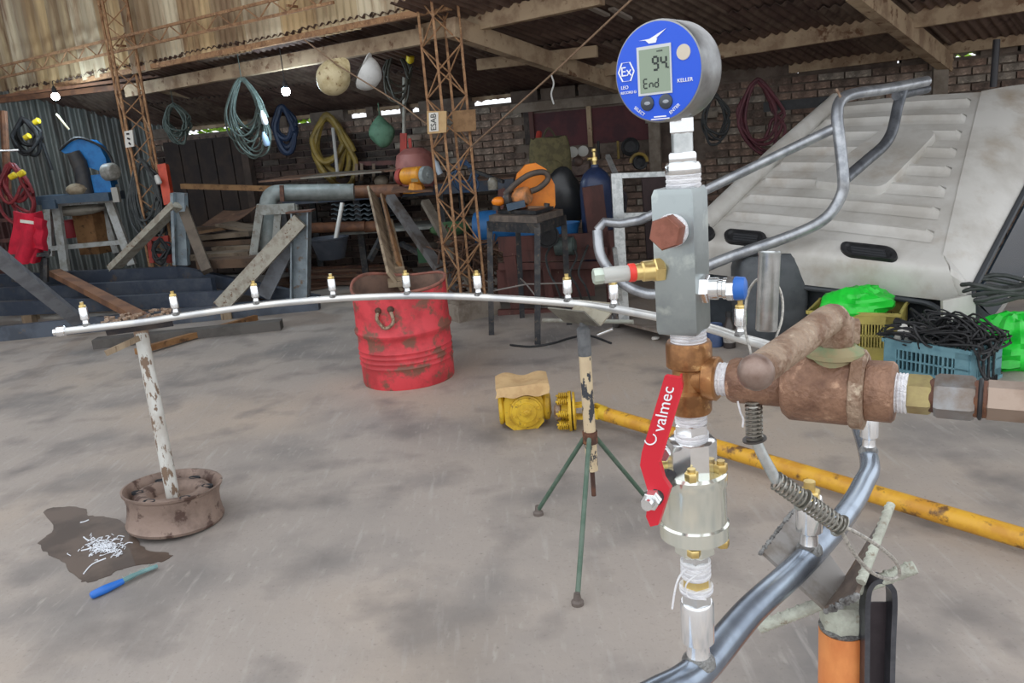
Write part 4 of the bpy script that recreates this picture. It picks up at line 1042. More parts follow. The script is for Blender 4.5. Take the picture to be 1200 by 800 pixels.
JC = ds0 - sdd * .075; cdir = V((-1, .10, 0)).normalized(); u1 = V((0, 0, 1)); u2 = cdir.cross(u1).normalized()
yk = MB()
for s in (-1, 1): yk.bar(JC + cdir * .085 + u1 * .03 * s, JC - cdir * .012 + u1 * .037 * s, .018, .045, side=u1)
yk.build('yoke', yellow_m, ds)
cl0 = JC + cdir * .08
MB().lathe(cl0, cdir, [(0, .05), (.004, .098), (.014, .098), (.016, .05), (.020, .05), (.022, .104), (.036, .104), (.038, .04), (.075, .034)], 32).build('clutch', yellow_m, ds)
MB().lathe(cl0 + cdir * .07, cdir, [(0, .03), (.01, .045), (.03, .045), (.04, .026)], 16).build('hub', rust_l, ds)
for k in range(8):
    a = k * PI / 4 + .2; c = cl0 + cdir * .036 + (u1 * math.cos(a) + u2 * math.sin(a)) * .082
    spring(c, c + cdir * .052, .0135, 5, .0042).build('spring', yellow_m, ds)
    MB().cyl(c, c + cdir * .062, .006, n=8).build('bolt', yellow_m, ds)
# --- scraps on the floor
for nm, x, y, w, mat_, lab in (('paper_scrap', 768, 396, .05, paper, 'crumpled white paper scrap on the floor in front of the trolley'),):
    q = MB().sphere(G(x, y, .015), w * .5, 10, (1.2, .8, .5))
    for i, v in enumerate(q.v): q.v[i] = v + V((mnoise.noise(v * 60), mnoise.noise(v * 60 + V((9, 0, 0))), 0)) * .012
    tag(q.build(nm, mat_, ang=10), lab, 'paper')
fc = cat([G(x, y, .008) for x, y in ((598, 404), (622, 406), (648, 402), (668, 396), (690, 393), (716, 402))], 6)
tag(MB().tube(fc, .008, 8).build('floor_cable', black), 'thin dark cable trailing on the floor near the black saw stand', 'cable')

# ================================================================== RIGHT SIDE: TRUCK CAB, CRATES, CAN
def qmap(A, B, Cc, D):           # u along A->B (bottom), v up to D->C (top)
    return lambda u, v, o=0.0: (A.lerp(B, u)).lerp(D.lerp(Cc, u), v) + QNRM * o
cA, cB, cC, cD = P(826, 268, 5.75), P(1104, 302, 4.75), P(1150, 108, 6.15), P(982, 121, 6.75)
QNRM = (cB - cA).cross(cD - cA).normalized()
if QNRM.y > 0: QNRM = -QNRM
cq = qmap(cA, cB, cC, cD)
cb_loc = G(1140, 425, 0)
cab = thing('truck_cab', 'large off white ribbed truck cab shell tipped forward beside the brick wall', 'truck cab', (cb_loc.x, cb_loc.y, 0))
MB().shell(lambda u, v: cq(u, v, .012 * math.sin(PI * u) + .02 * math.sin(PI * v)), 24, 24, .03).build('roof_panel', cab_paint, cab)
NRB = 8
for k in range(NRB):
    v0 = .09 + .82 * k / (NRB - 1); rb_ = MB()
    u0, u1 = .05, .95
    def rfn(u, w, v0=v0, u0=u0, u1=u1):
        uu = u0 + (u1 - u0) * u; e = min(1, min(u, 1 - u) / .03)
        prof_ = (0, .004, .012, .032, .030, -.012)[round(w * 5)] * e
        return cq(uu, v0 + (w - .5) * .060, .012 * math.sin(PI * uu) + .02 * math.sin(PI * v0) + prof_ + .002)
    rb_.grid(rfn, 30, 5).build('roof_rib', cab_paint, cab, ang=25)
# raised left edge trim
lt_ = MB().tube([cq(-.01, 0, .03), cq(-.01, .5, .045), cq(-.01, 1, .03)], [.07, .07, .06], 10); lt_.build('edge_moulding', cab_paint, cab)
# hatch panel with rounded corners
def hatch_pts():
    cs = [cq(.33, .30), cq(.69, .28), cq(.84, .66), cq(.53, .72)]; o = []
    for i in range(4):
        p, c, n = cs[i - 1], cs[i], cs[(i + 1) % 4]; a = c.lerp(p, .14); b = c.lerp(n, .14)
        for k in range(6):
            t = k / 5; o.append(a.lerp(c, t).lerp(c.lerp(b, t), t))
    return o
hpz = [p + QNRM * .055 for p in hatch_pts()]
hm = MB(); cen = sum(hpz, V()) / len(hpz); top_ = [p.lerp(cen, .035) + QNRM * .028 for p in hpz]; n = len(hpz)
hm.v = hpz + top_ + [p - QNRM * .05 for p in hpz]; hm.f = [tuple(range(n, 2 * n))] + [(i, (i + 1) % n, n + (i + 1) % n, n + i) for i in range(n)] + [(2 * n + i, 2 * n + (i + 1) % n, (i + 1) % n, i) for i in range(n)]
if (hm.v[1] - hm.v[0]).cross(hm.v[6] - hm.v[0]).dot(QNRM) < 0: hm.f = [tuple(reversed(f)) for f in hm.f]
hm.build('roof_hatch', cab_paint, cab)
# front fascia below the roof, down to the windscreen opening
fD, fC = P(824, 318, 5.70), P(1128, 352, 4.62)
MID0, MID1 = P(822, 290, 5.66), P(1118, 322, 4.64)
def fas(u, v):
    a = cq(u, 0, .012 * math.sin(PI * u)); b = MID0.lerp(MID1, u); c = fD.lerp(fC, u)
    p = a.lerp(b, v * 1.6) if v < .45 else a.lerp(b, .72).lerp(c, (v - .45) / .55)
    return p + V((-.02, -.03, 0)) * math.sin(PI * v)
MB().shell(fas, 24, 14, .025).build('front_fascia', cab_paint, cab)
for u, w in ((.21, .19), (.72, .21), (.015, .10)):
    c = fas(u, .25); ex = (fas(min(1, u + .05), .25) - fas(u - .05, .25)).normalized(); ey = (fas(u, .1) - fas(u, .4)).normalized(); en = ex.cross(ey)
    if en.y > 0: en = -en
    wl_ = (cB - cA).length * w * .54; hl = .062
    def pill(s, o):
        pts = []
        for k in range(24):
            a = 2 * PI * k / 24; ca, sa = math.cos(a), math.sin(a)
            pts.append(c + ex * ((wl_ - hl) * (1 if ca > 0 else -1) * s + hl * s * ca) + ey * (hl * s * sa) + en * o)
        return pts
    q = MB(); r0, r1, r2, r3 = pill(1.0, -.01), pill(.95, .055), pill(.80, .055), pill(.72, .038)
    q.v = r0 + r1 + r2 + r3; q.f = [(j * 24 + i, j * 24 + (i + 1) % 24, (j + 1) * 24 + (i + 1) % 24, (j + 1) * 24 + i) for j in range(3) for i in range(24)] + [tuple(72 + i for i in range(24))]
    vn = q.build('vent', black, cab)
    for j in range(3): MB().bar(c + ex * (-(wl_ - hl) * .9) + ey * (hl * (.36 * (j - 1))) + en * .042, c + ex * ((wl_ - hl) * .9) + ey * (hl * (.36 * (j - 1))) + en * .042, .008, .012).build('louvre', gasket_dk, vn)
# windscreen opening: black seal, dark inside, pillar at right
g0, g1, g2 = fD.lerp(fC, .42), fD.lerp(fC, .93), P(1118, 392, 4.50)
MB().tube(cat([fD.lerp(fC, .05) + V((0, -.02, -.03)), g0 + V((0, -.02, -.03)), fD.lerp(fC, .78) + V((0, -.02, -.03)), fD.lerp(fC, .9) + V((0, -.02, -.05)), P(1112, 380, 4.5), P(1116, 430, 4.42)], 6), .018, 8).build('windscreen_seal', cab_seal, cab)
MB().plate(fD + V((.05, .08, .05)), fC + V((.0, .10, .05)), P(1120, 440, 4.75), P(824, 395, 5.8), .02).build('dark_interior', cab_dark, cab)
MB().shell(lambda u, v: P(1104 + 34 * u - 2 * (1 - v) * (1 - u), 352 - 8 * u + 84 * v, 4.52 - .02 * u - .05 * v + .06 * u * u), 4, 6, .03).build('front_pillar', cab_paint, cab)
# right flank: rounded shoulder, then side glass
sC = P(1240, 86, 6.3)
def sh(u, v):
    bt = P(1137, 345, 4.58); tp_ = P(1268, 96, 6.2)
    a = cq(1, v, .008 + .02 * math.sin(PI * v)); b = bt.lerp(tp_, v); m_ = a.lerp(b, .5) + QNRM * .05
    return a.lerp(m_, u).lerp(m_.lerp(b, u), u)
MB().shell(sh, 10, 24, .025).build('side_shoulder', cab_paint, cab)
MB().shell(lambda u, v: fas(1, v).lerp(P(1137, 345, 4.58).lerp(P(1138, 352, 4.56), v), u) + QNRM * .02 * math.sin(PI * u), 6, 10, .02).build('corner_panel', cab_paint, cab)
e0, e1 = P(1137, 345, 4.57), P(1268, 96, 6.2)
MB().tube([e0, e0.lerp(e1, .5), e1], .02, 8).build('drip_rail', cab_seal, cab)
MB().plate(P(1140, 350, 4.60), P(1160, 372, 4.72), P(1290, 200, 6.3), P(1272, 104, 6.22), .015).build('side_glass', cab_glass, cab)
MB().tube([P(1139, 350, 4.58), P(1141, 430, 4.5)], .03, 8).build('door_pillar', cab_dark, cab)
MB().bar(P(1148, 392, 4.7), P(1255, 225, 6.0), .05, .07).build('window_bar', M('cab_trim', (150, 148, 142), rough=.5), cab)
MB().plate(P(1134, 440, 4.6), P(1162, 440, 4.8), P(1160, 372, 4.72), P(1139, 355, 4.6), .02).build('door_panel', cab_dark, cab)
MB().box((cb_loc.x - .1, cb_loc.y + 1.45, .25), (1.2, .7, .5), Matrix.Rotation(-.7, 3, 'Z')).build('lower_body', cab_dark, cab)

# --- bent tube frame leaning on the cab
tf = thing('tube_frame', 'grey bent steel tube frame leaning against the ribbed truck cab', 'tube frame', P(760, 345, 5.5))
tr_ = .036
def T(x, y, D): return P(x, y, D)
MB().tube(cat([T(700, 270, 5.55), T(704, 300, 5.5), T(722, 325, 5.45), T(745, 340, 5.4), T(772, 344, 5.35), T(800, 326, 5.3), T(850, 303, 5.25), T(930, 275, 5.15), T(968, 255, 5.1), T(986, 228, 5.1), T(988, 205, 5.1), T(984, 165, 5.15), T(981, 135, 5.2), T(985, 118, 5.25), T(1000, 110, 5.35), T(1040, 104, 5.6), T(1086, 95, 5.9)], 6), tr_, 14).build('tube', M('tube_grey', (184, 188, 192), (150, 154, 160), 10, rough=.32, metal=.6), tf)
tubeg = _mats['tube_grey']
MB().tube([T(700, 270, 5.55), T(708, 260, 5.55), T(726, 262, 5.55), T(750, 258, 5.5), T(800, 235, 5.4), T(830, 221, 5.35), T(980, 149, 5.2)], tr_ * .88, 12).build('tube', tubeg, tf)
MB().tube(cat([T(990, 210, 5.12), T(1018, 186, 5.35), T(1036, 170, 5.5), T(1046, 152, 5.6), T(1052, 125, 5.7), T(1058, 106, 5.75)], 6), tr_, 12).build('tube', M('tube_dark', (120, 124, 130), (96, 100, 106), 10, rough=.4, metal=.5), tf)
MB().tube([T(1050, 112, 5.7), T(1086, 104, 6.0)], tr_ * .9, 12).build('tube', _mats['tube_dark'], tf)
MB().tube([T(985, 114, 5.22), T(980, 104, 5.22)], .008, 8).build('weld_pin', rust_l, tf)

# --- galvanised trolley frame
tl = thing('trolley', 'upright galvanised trolley frame on small wheels behind the manifold block', 'trolley', G(740, 392, 0))
D0 = 5.75
MB().bar(T(722, 203, D0), T(731, 376, D0), .075, .04).build('upright', galv, tl)
MB().bar(T(790, 196, D0 + .1), T(796, 380, D0 + .1), .075, .04).build('upright', galv, tl)
MB().bar(T(720, 206, D0), T(792, 203, D0 + .1), .04, .035).build('rail', galv, tl)
MB().bar(T(724, 254, D0), T(793, 252, D0 + .1), .04, .055).build('rail', galv, tl)
MB().bar(T(722, 205, D0), T(712, 183, D0 + .25), .03, .03).build('handle_bar', galv, tl)
MB().bar(T(727, 352, D0 - .02), T(720, 290, D0 - .1), .03, .03).build('brace', galv, tl)
a, b = G(733, 381, .09), G(802, 398, .09)
MB().plate(a, b, b + V((.05, .5, 0)), a + V((-.05, .45, 0)), .02).build('platform', M('trolley_deck', (132, 124, 116), (112, 100, 90), 10, rough=.6), tl)
for px, py in ((721, 372), (798, 380)):
    c = G(px, py, .075); MB().lathe(c + V((-.02, 0, 0)), (1, 0, 0), [(0, .03), (0, .07), (.008, .078), (.034, .078), (.042, .07), (.042, .03), (.043, .0001)], 24).build('wheel', M('wheel_grey', (96, 94, 92), (76, 74, 72), 20, rough=.6), tl)
    MB().lathe(c + V((-.026, 0, 0)), (1, 0, 0), [(0, .02), (.05, .02)], 12).build('wheel_hub', galv, tl)

# --- jerrycan, bottle and small can
jc = G(909, 400, 0); jD = jc.y
jcan = thing('jerrycan', 'big dark grey plastic jerrycan standing in front of the truck cab', 'jerrycan', jc)
w_, h_ = L(82, P(909, 345, jD)), P(909, 296, jD).z
q = MB(); 
def rr_poly(w, d, z, k=.28):
    o = []
    for a in range(0, 360, 15):
        t = math.radians(a); o.append(V((jc.x + math.copysign(abs(math.cos(t)) ** k, math.cos(t)) * w / 2, jc.y + .13 + math.copysign(abs(math.sin(t)) ** k, math.sin(t)) * d / 2, z)))
    return o
lv_ = [(0, .9), (.02, 1), (h_ * .3, 1), (h_ * .32, .985), (h_ * .36, .985), (h_ * .38, 1), (h_ * .82, 1), (h_ * .92, .93), (h_ * .97, .8)]
for z, s in lv_: q.v += rr_poly(w_ * s, .27 * s, z)
nn = 24
q.f = [(j * nn + i, j * nn + (i + 1) % nn, (j + 1) * nn + (i + 1) % nn, (j + 1) * nn + i) for j in range(len(lv_) - 1) for i in range(nn)] + [tuple((len(lv_) - 1) * nn + i for i in range(nn)), tuple(reversed(range(nn)))]
q.build('body', can_grey, jcan)
MB().tube(cat([V((jc.x - w_ * .2, jc.y + .13, h_ * .95)), V((jc.x - w_ * .16, jc.y + .13, h_ * 1.03)), V((jc.x + w_ * .1, jc.y + .13, h_ * 1.04)), V((jc.x + w_ * .16, jc.y + .13, h_ * .95))], 5), .016, 8).build('handle', can_grey, jcan)
MB().lathe((jc.x + w_ * .26, jc.y + .1, h_ * .94), (.2, 0, 1), [(0, .034), (.045, .034), (.05, .028)], 18).build('cap', black, jcan)
bt = G(855, 407, 0); bD = L(1, bt + V((0, 0, .1)))
bo = thing('plastic_bottle', 'small dark bottle with a pale label on the floor left of the jerrycan', 'bottle', bt)
MB().lathe(bt, (0, 0, 1), [(0, .036), (.004, .04), (.15, .04), (.175, .024), (.2, .02), (.215, .02)], 20).build('body', M('brown_bottle', (58, 52, 50), (48, 42, 40), 8, rough=.35), bo)
MB().lathe(bt + V((0, 0, .04)), (0, 0, 1), [(0, .0404), (.085, .0404)], 20).build('label', M('bottle_label', (150, 146, 140), (120, 114, 108), 30, rough=.7), bo)
MB().lathe(bt + V((0, 0, .21)), (0, 0, 1), [(0, .023), (.03, .023), (.032, .018)], 16).build('cap', black, bo)
bt = G(838, 405, 0)
tag(MB().lathe(bt, (0, 0, 1), [(0, .05), (.005, .055), (.14, .055), (.15, .05), (.152, .045), (.146, .04), (.146, .0001)], 20).build('tin_can', M('blue_can', (70, 88, 124), (56, 74, 108), 8, rough=.5), org=bt), 'short dull blue tin can beside the small dark bottle', 'can')

# --- crates with their contents
def crate(name, label, c, w, d, h, rz, mat, rows=2, cols=14):
    t = thing(name, label, 'crate', c); R = Matrix.Rotation(rz, 3, 'Z'); th_ = .012
    def at_(x, y, z): return V(c) + R @ V((x, y, z))
    MB().box(at_(0, 0, .008), (w, d, .016), R).build('bottom', mat, t)
    for (sx, sy, ln, nrm_) in ((0, -1, w, 'y'), (0, 1, w, 'y'), (-1, 0, d, 'x'), (1, 0, d, 'x')):
        q = MB(); cx_, cy_ = sx * (w / 2), sy * (d / 2); sz = (lambda l, hh: (l, th_, hh)) if nrm_ == 'y' else (lambda l, hh: (th_, l, hh))
        zs = [0.0, .30 * h, .34 * h, .56 * h, .60 * h, .84 * h, h]
        for z0, z1 in ((0, .28 * h), (.50 * h, .54 * h), (.76 * h, h)): q.box(at_(cx_, cy_, (z0 + z1) / 2), sz(ln, z1 - z0), R)
        for s in (-1, 1):
            o = V((s * (ln / 2 - .035), 0, 0)) if nrm_ == 'y' else V((0, s * (ln / 2 - .035), 0)); q.box(at_(cx_ + o.x, cy_ + o.y, h / 2), sz(.07, h), R)
        pn = q.build('side_panel', mat, t)
        nb = cols if nrm_ == 'y' else max(6, int(cols * d / w)); sl = MB()
        for i in range(nb):
            u = (-.5 + (i + .5) / nb) * (ln - .14); o = V((u, 0, 0)) if nrm_ == 'y' else V((0, u, 0)); sl.box(at_(cx_ + o.x, cy_ + o.y, h * .52), sz(.007 + .004 * (i % 5 == 0), h * .5), R)
        sl.build('slats', mat, pn, kind='stuff')
        MB().box(at_(cx_ * 1.02, cy_ * 1.02, h - .008), sz(ln + .03, .02), R).build('rim', mat, pn); MB().box(at_(cx_ * 1.02, cy_ * 1.02, .01), sz(ln + .02, .02), R).build('rim', mat, pn)
    return t, at_
ca, cb2 = G(1036, 441, 0), G(1134, 460, 0); rzc = math.atan2((cb2 - ca).y, (cb2 - ca).x); cw = (cb2 - ca).length
hcr = P(1036, 396, ca.y).z
R1 = Matrix.Rotation(rzc, 3, 'Z'); cd_ = .34
cc = (ca + cb2) / 2 + R1 @ V((0, cd_ / 2, 0))
cr1, at1 = crate('crate', 'teal plastic crate heaped with tangled black cables in front of the cab', cc, cw, cd_, hcr, rzc, crate_b, cols=13)
ya, yb = G(984, 432, 0), G(1040, 436, 0); rzy = math.atan2((yb - ya).y, (yb - ya).x); hy = P(1000, 374, ya.y).z
Ry = Matrix.Rotation(rzy, 3, 'Z'); yw = .50
yc = ya + Ry @ V((yw / 2 - .12, .22, 0)); yc += V((.02, .34, 0)) * .6
cr2, at2 = crate('crate', 'yellow plastic crate with a green bag in it, left of teal crate', yc, yw, .36, hy, rzy, crate_y, cols=22)
tb2 = MB(); rnd = random.Random(12)
for i in range(44):
    x0, y0 = rnd.gauss(.05, .13), rnd.gauss(0, .09); pts = []
    for k in range(7):
        a = k * 1.1 + rnd.random(); r = rnd.uniform(.05, .16)
        x = max(-cw * .56, min(cw * .6, x0 + math.cos(a) * r * 1.3)); y = max(-cd_ * .55, min(cd_ * .5, y0 + math.sin(a) * r)); z = hcr + rnd.uniform(-.06, .05) + max(0, .10 - .4 * abs(x0)) * rnd.random()
        pts.append(at1(x, y, z))
    tb2.tube(cat(pts, 5), rnd.uniform(.004, .0075), 6)
for k in range(7):   # loops arching above and falling over the right side
    x = .02 + .03 * k; pts = [at1(x - .12, 0, hcr), at1(x, -.04, hcr + .12 + .02 * (k % 3)), at1(x + .14, -.06, hcr + .08), at1(cw * .5 + .02 * (k % 2), -.10 + .03 * k, hcr - .02), at1(cw * .5 + .03, -.12 + .03 * k, hcr * .55 - .03 * k), at1(cw * .5 + .05, -.1 + .02 * k, .06)]
    tb2.tube(cat(pts, 5), .006, 6)
tag(tb2.build('cable_tangle', black, org=cc + V((0, 0, hcr)), kind='stuff'), 'tangle of black cables spilling over the teal crate', 'cables', kind='stuff')
for i, (u, a, m_, w) in enumerate(((-.17, .5, paper, .10), (-.1, 1.1, M('grey_box', (118, 116, 114), rough=.6), .09), (-.05, .2, paper, .08))):
    q = MB().box(at1(u, -.05 + .05 * i, hcr + .0), (w, .06, .10), Matrix.Rotation(a, 3, 'Y') @ Matrix.Rotation(.5, 3, 'Z'))
    tag(q.build('cardboard_piece' if i == 1 else 'paper_wad', m_), ('crumpled pale paper at the left end of the teal crate', 'small grey box among cables at the left of the teal crate', 'pale paper slip under the cables in the teal crate')[i], ('paper', 'box', 'paper')[i])
MB_ = MB().tube([at1(-cw * .5 - .05, .02, hcr + .05), at1(-.02, -.02, hcr + .015)], .022, 14)
tag(MB_.build('black_tube', black), 'short black tube poking out of the left of the teal crate', 'tube')
def bag(c, r, s, seed, mat, label, name='plastic_bag'):
    q = MB().sphere((0, 0, 0), 1, 36); sd = V((seed * 3.1, seed * 1.7, 0))
    for i, v in enumerate(q.v):
        n1 = mnoise.noise(v * 1.6 + sd); n2 = 1 - abs(mnoise.noise(v * 3.2 + sd)) * 2; n3 = 1 - abs(mnoise.noise(v * 6.5 + sd)) * 2
        k = 1 + .25 * n1 + .16 * n2 + .07 * n3; p = v * k; q.v[i] = V(c) + V((p.x * s[0], p.y * s[1], max(-.75, p.z) * s[2])) * r
    return tag(q.build(name, mat, org=c, ang=30), label, 'bag')
bag(yc + V((-.02, -.04, hy + .015)), .16, (1.2, .8, .62), 2, bag_g, 'bright green plastic bag lying in the yellow crate')
bg2 = G(1190, 432, 0); bag(bg2 + V((.06, .12, .10)), .2, (1.1, .9, .75), 5, bag_g, 'bright green plastic bag on the floor right of the teal crate')
q = MB()
for i in range(5):
    c = bg2 + V((.10, .35, .33 + .02 * i)); q.tube([c + V((math.cos(a * PI / 9) * (.17 + .012 * i), math.sin(a * PI / 9) * .14, .02 * math.sin(a + i))) for a in range(18)], .013, 7, True)
tag(q.build('hose_coil', M('dark_hose', (70, 74, 72), (56, 60, 58), 14, rough=.6)), 'dark hose coil resting behind the green bag at the right edge', 'hose')

# ================================================================== CENTRE BACK: BLACK STAND, CHOP SAW, CLUTTER
st = thing('saw_stand', 'black square tube stand with a worn top under the orange chop saw', 'stand', G(610, 398, 0))
sA, sB, sC_ = P(573, 256, 6.15), P(629, 258, 5.72), P(660, 249, 6.15)
sz_ = (sA.z + sB.z + sC_.z) / 3
for p in (sA, sB, sC_): p.z = sz_
sD = sA + sC_ - sB
MB().plate(sB + V((0, 0, -.02)), sC_ + V((0, 0, -.02)), sD + V((0, 0, -.02)), sA + V((0, 0, -.02)), .045).build('top', M('stand_top', (112, 100, 90), (88, 80, 74), 10, rough=.7), st)
for p, q in ((sA, sB), (sB, sC_), (sC_, sD), (sD, sA)): MB().bar(p + V((0, 0, -.055)), q + V((0, 0, -.055)), .045, .07).build('apron', black_metal, st)
fts = [G(576, 392, 0), G(630, 403, 0), G(667, 380, 0), G(612, 372, 0)]; legs = []
for p, f in zip((sA, sB, sC_, sD), fts):
    MB().bar(p + V((0, 0, -.05)), f, .042, .042).build('leg', black_metal, st); legs.append((p, f))
mc = sum(fts, V()) / 4; mc.z = .36
for p, f in legs:
    z = (p.z - .3) / p.z; MB().cyl(p.lerp(f, .62), mc, .006, n=6).build('cross_brace', M('brace_rod', (140, 134, 128), rough=.5), st)
scn = (sA + sC_) / 2 + V((0, 0, .03))
sx_ = (sB - sA).normalized(); sy_ = (sC_ - sB).normalized()
saw = thing('chop_saw', 'orange abrasive chop saw with dark motor standing on the black stand', 'saw', scn)
dS = scn.y; k_ = L(1, scn)
MB().plate(scn - sx_ * .22 - sy_ * .16, scn + sx_ * .22 - sy_ * .16, scn + sx_ * .22 + sy_ * .16, scn - sx_ * .22 + sy_ * .16, .025).build('base', black_metal, saw)
gcn = P(630, 226, dS + .08)
gs = MB(); pts = [P(603, 246, dS + .05), P(602, 222, dS + .05), P(606, 204, dS + .05), P(616, 193, dS + .05), P(628, 191, dS + .05), P(640, 198, dS + .05), P(650, 216, dS + .05), P(651, 240, dS + .05), P(648, 246, dS + .05), P(640, 244, dS + .05)]
gs.prism(list(reversed(pts)), V((0, .11, 0))); gs.build('blade_guard', orange_m, saw)
MB().lathe(P(604, 232, dS), P(618, 229, dS - .06) - P(604, 232, dS), [(-.04, .03), (0, .05), (.03, .066), (.06, .07), (.11, .066), (.125, .05)], 20).build('motor', M('motor_orange', (206, 136, 82), (150, 108, 76), 14, rough=.5), saw)
MB().lathe(P(600, 233, dS - .02), P(604, 232, dS) - P(618, 229, dS - .06), [(-.01, .062), (.02, .064), (.05, .05), (.06, .03)], 16).build('motor_cap', black_metal, saw)
MB().sphere(P(584, 236, dS - .02), .04, 12, (1.3, 1, .9)).build('front_cover', orange_m, saw)
MB().tube(cat([P(592, 228, dS - .02), P(606, 214, dS - .05), P(622, 204, dS - .06), P(638, 202, dS - .05), P(642, 210, dS - .04), P(632, 220, dS - .05), P(622, 224, dS - .06)], 5), .022, 10).build('handle', M('saw_handle', (88, 76, 66), (72, 64, 58), 12, rough=.6), saw)
MB().bar(P(594, 243, dS - .1), P(615, 238, dS - .1), .06, .05).build('vice', bluegrey, saw)
MB().bar(P(618, 243, dS - .08), P(648, 243, dS - .02), .03, .02).build('fence', M('fence_iron', (128, 98, 74), rough=.6), saw)
MB().cyl(P(640, 246, dS - .04), P(641, 238, dS - .04), .022, n=12).build('clamp_knob', black_metal, saw)
MB().lathe(P(582, 246, dS - .02), (0, 0, 1), [(0, .03), (.03, .03), (.035, .02), (.06, .02)], 12).build('clamp_knob', black_metal, saw)

def simple(q, name, mat, label, cat_, org=None, group=None): return tag(q.build(name, mat, org=org), label, cat_, group)
# brown wooden cabinet behind the stand
DT = 6.9
wt = thing('wooden_bench', 'old reddish brown wooden bench with peeling planks behind the black stand', 'bench', V((P(640, 350, DT).x, DT, 0)))
for (x0, y0, x1, y1, w, t) in ((584, 286, 700, 281, .05, .12), (590, 300, 712, 296, .05, .10), (584, 312, 705, 310, .04, .06)):
    MB().bar(P(x0, y0, DT), P(x1, y1, DT - .1), w, t).build('plank', wood_red, wt)
for (x0, y0, x1, y1, w) in ((597, 300, 607, 372, .10), (694, 218, 704, 300, .17), (712, 270, 720, 372, .10), (640, 310, 644, 350, .07)):
    a = P(x0, y0, DT - .05); b = P(x1, y1, DT - .05); MB().bar(a, b, w, .06, side=(1, 0, 0)).build('post', wood_red, wt)
for x0, x1 in ((584, 612), (613, 640), (641, 668), (669, 697)): MB().plate(P(x0, 348, DT + .06), P(x1, 346, DT + .06), P(x1 - 2, 314, DT + .06), P(x0 - 2, 316, DT + .06), .025).build('panel', wood_red, wt)
MB().plate(P(584, 222, DT + .1), P(580, 262, DT + .1), P(588, 262, DT + .1), P(592, 220, DT + .1), .03).build('post', wood_red, wt)
MB().bar(P(584, 366, DT - .1), P(705, 364, DT - .2), .06, .05).build('plank', wood_red, wt)
MB().bar(P(776, 206, DT), P(782, 300, DT), .35, .05, side=(1, 0, 0)).build('panel', M('dark_panel', (62, 48, 48), (50, 40, 40), 5, rough=.8), wt)
# things piled on it
D7 = 7.05
CYL = P(697, 196, D7) - V((0, 0, .575))
simple(MB().lathe(CYL, (0, 0, 1), [(-.4, .14), (.38, .14), (.46, .132), (.52, .105), (.56, .06), (.575, .035), (.60, .032)], 28), 'gas_cylinder', navy, 'navy blue gas cylinder with rounded shoulder behind the brown wooden post', 'gas cylinder')
gz_ = CYL + V((0, 0, .60)); vv = MB().lathe(gz_, (0, 0, 1), [(0, .02), (.03, .02), (.032, .03), (.06, .026), (.062, .014), (.1, .012), (.11, .02), (.13, .018)], 12); vv.cyl(gz_ + V((0, 0, .05)), gz_ + V((-.06, -.02, .05)), .013, n=10)
simple(vv, 'cylinder_valve', brass, 'small brass valve on top of the navy gas cylinder', 'valve')
rg = thing('gas_regulator', 'gas regulator with two pale round dials hanging on the brick wall', 'regulator', P(678, 186, 8.6))
for x, y in ((671, 178), (683, 177)): MB().lathe(P(x, y, 8.6), (0, -1, 0), [(0, .055), (.03, .055), (.034, .048)], 20).build('dial', M('dial_face', (186, 184, 176), rough=.4), rg)
q = MB().sphere(P(677, 189, 8.6), .06, 12); q.bar(P(669, 200, 8.6), P(690, 198, 8.6), .05, .1); q.build('body', M('regulator_body', (104, 84, 74), (84, 66, 58), 20, rough=.5), rg)
MB().bar(P(664, 200, 8.65), P(690, 201, 8.65), .03, .12).build('shelf_bracket', red_board, rg)
bp_ = P(645, 190, 8.3); bk = thing('backpack', 'olive canvas backpack hanging on the wall above the orange saw', 'backpack', bp_ + V((0, 0, -.25)))
q = MB()
for i in range(9):
    z = -.24 + .06 * i; w = .21 * (1 - .25 * max(0, (i - 5) / 4) ** 2 - .08 * (1 if i == 0 else 0))
    for a in range(0, 360, 20):
        t = math.radians(a); q.v.append(bp_ + V((math.copysign(abs(math.cos(t)) ** .5, math.cos(t)) * w, math.copysign(abs(math.sin(t)) ** .6, math.sin(t)) * .09, z + .012 * math.sin(a * .1 + i))))
q.f = [(j * 18 + i, j * 18 + (i + 1) % 18, (j + 1) * 18 + (i + 1) % 18, (j + 1) * 18 + i) for j in range(8) for i in range(18)] + [tuple(range(17, -1, -1)), tuple(144 + i for i in range(18))]
q.build('body', olive, bk); MB().sphere(bp_ + V((-.01, -.09, -.06)), .1, 12, (1.3, .5, .9)).build('pocket', olive, bk)
MB().tube(cat([bp_ + V((-.08, -.06, .2)), bp_ + V((0, -.06, .33)), bp_ + V((.08, -.06, .2))], 5), .012, 6).build('strap', M('strap', (70, 64, 48), rough=.9), bk)
simple(MB().tube([P(632, 155, 8.5), P(625, 195, 8.3)], .03, 8), 'red_bar', red_paint, 'red steel bar leaning on the wall beside the olive backpack', 'bar')
q = MB().sphere(P(662, 232, 7.3), .2, 24, (.85, .5, 1.35), Matrix.Rotation(-.35, 3, 'Y'))
for i, v in enumerate(q.v): q.v[i] = v + V((mnoise.noise(v * 5), 0, mnoise.noise(v * 5 + V((4, 0, 0))))) * .05
simple(q, 'rubbish_sack', M('black_plastic', (34, 36, 38), (48, 50, 52), 6, rough=.3), 'shiny black plastic sack behind the orange chop saw', 'sack')
bc = P(664, 285, 7.0); bkt = thing('bucket', 'blue plastic bucket under the black sack beside the saw stand', 'bucket', bc)
q = MB().lathe(bc, (0, 0, 1), [(0, .085), (.005, .09), (.17, .12), (.172, .128), (.18, .128), (.181, .115), (.05, .09), (.05, .0001)], 24); q.build('body', blue_d, bkt)
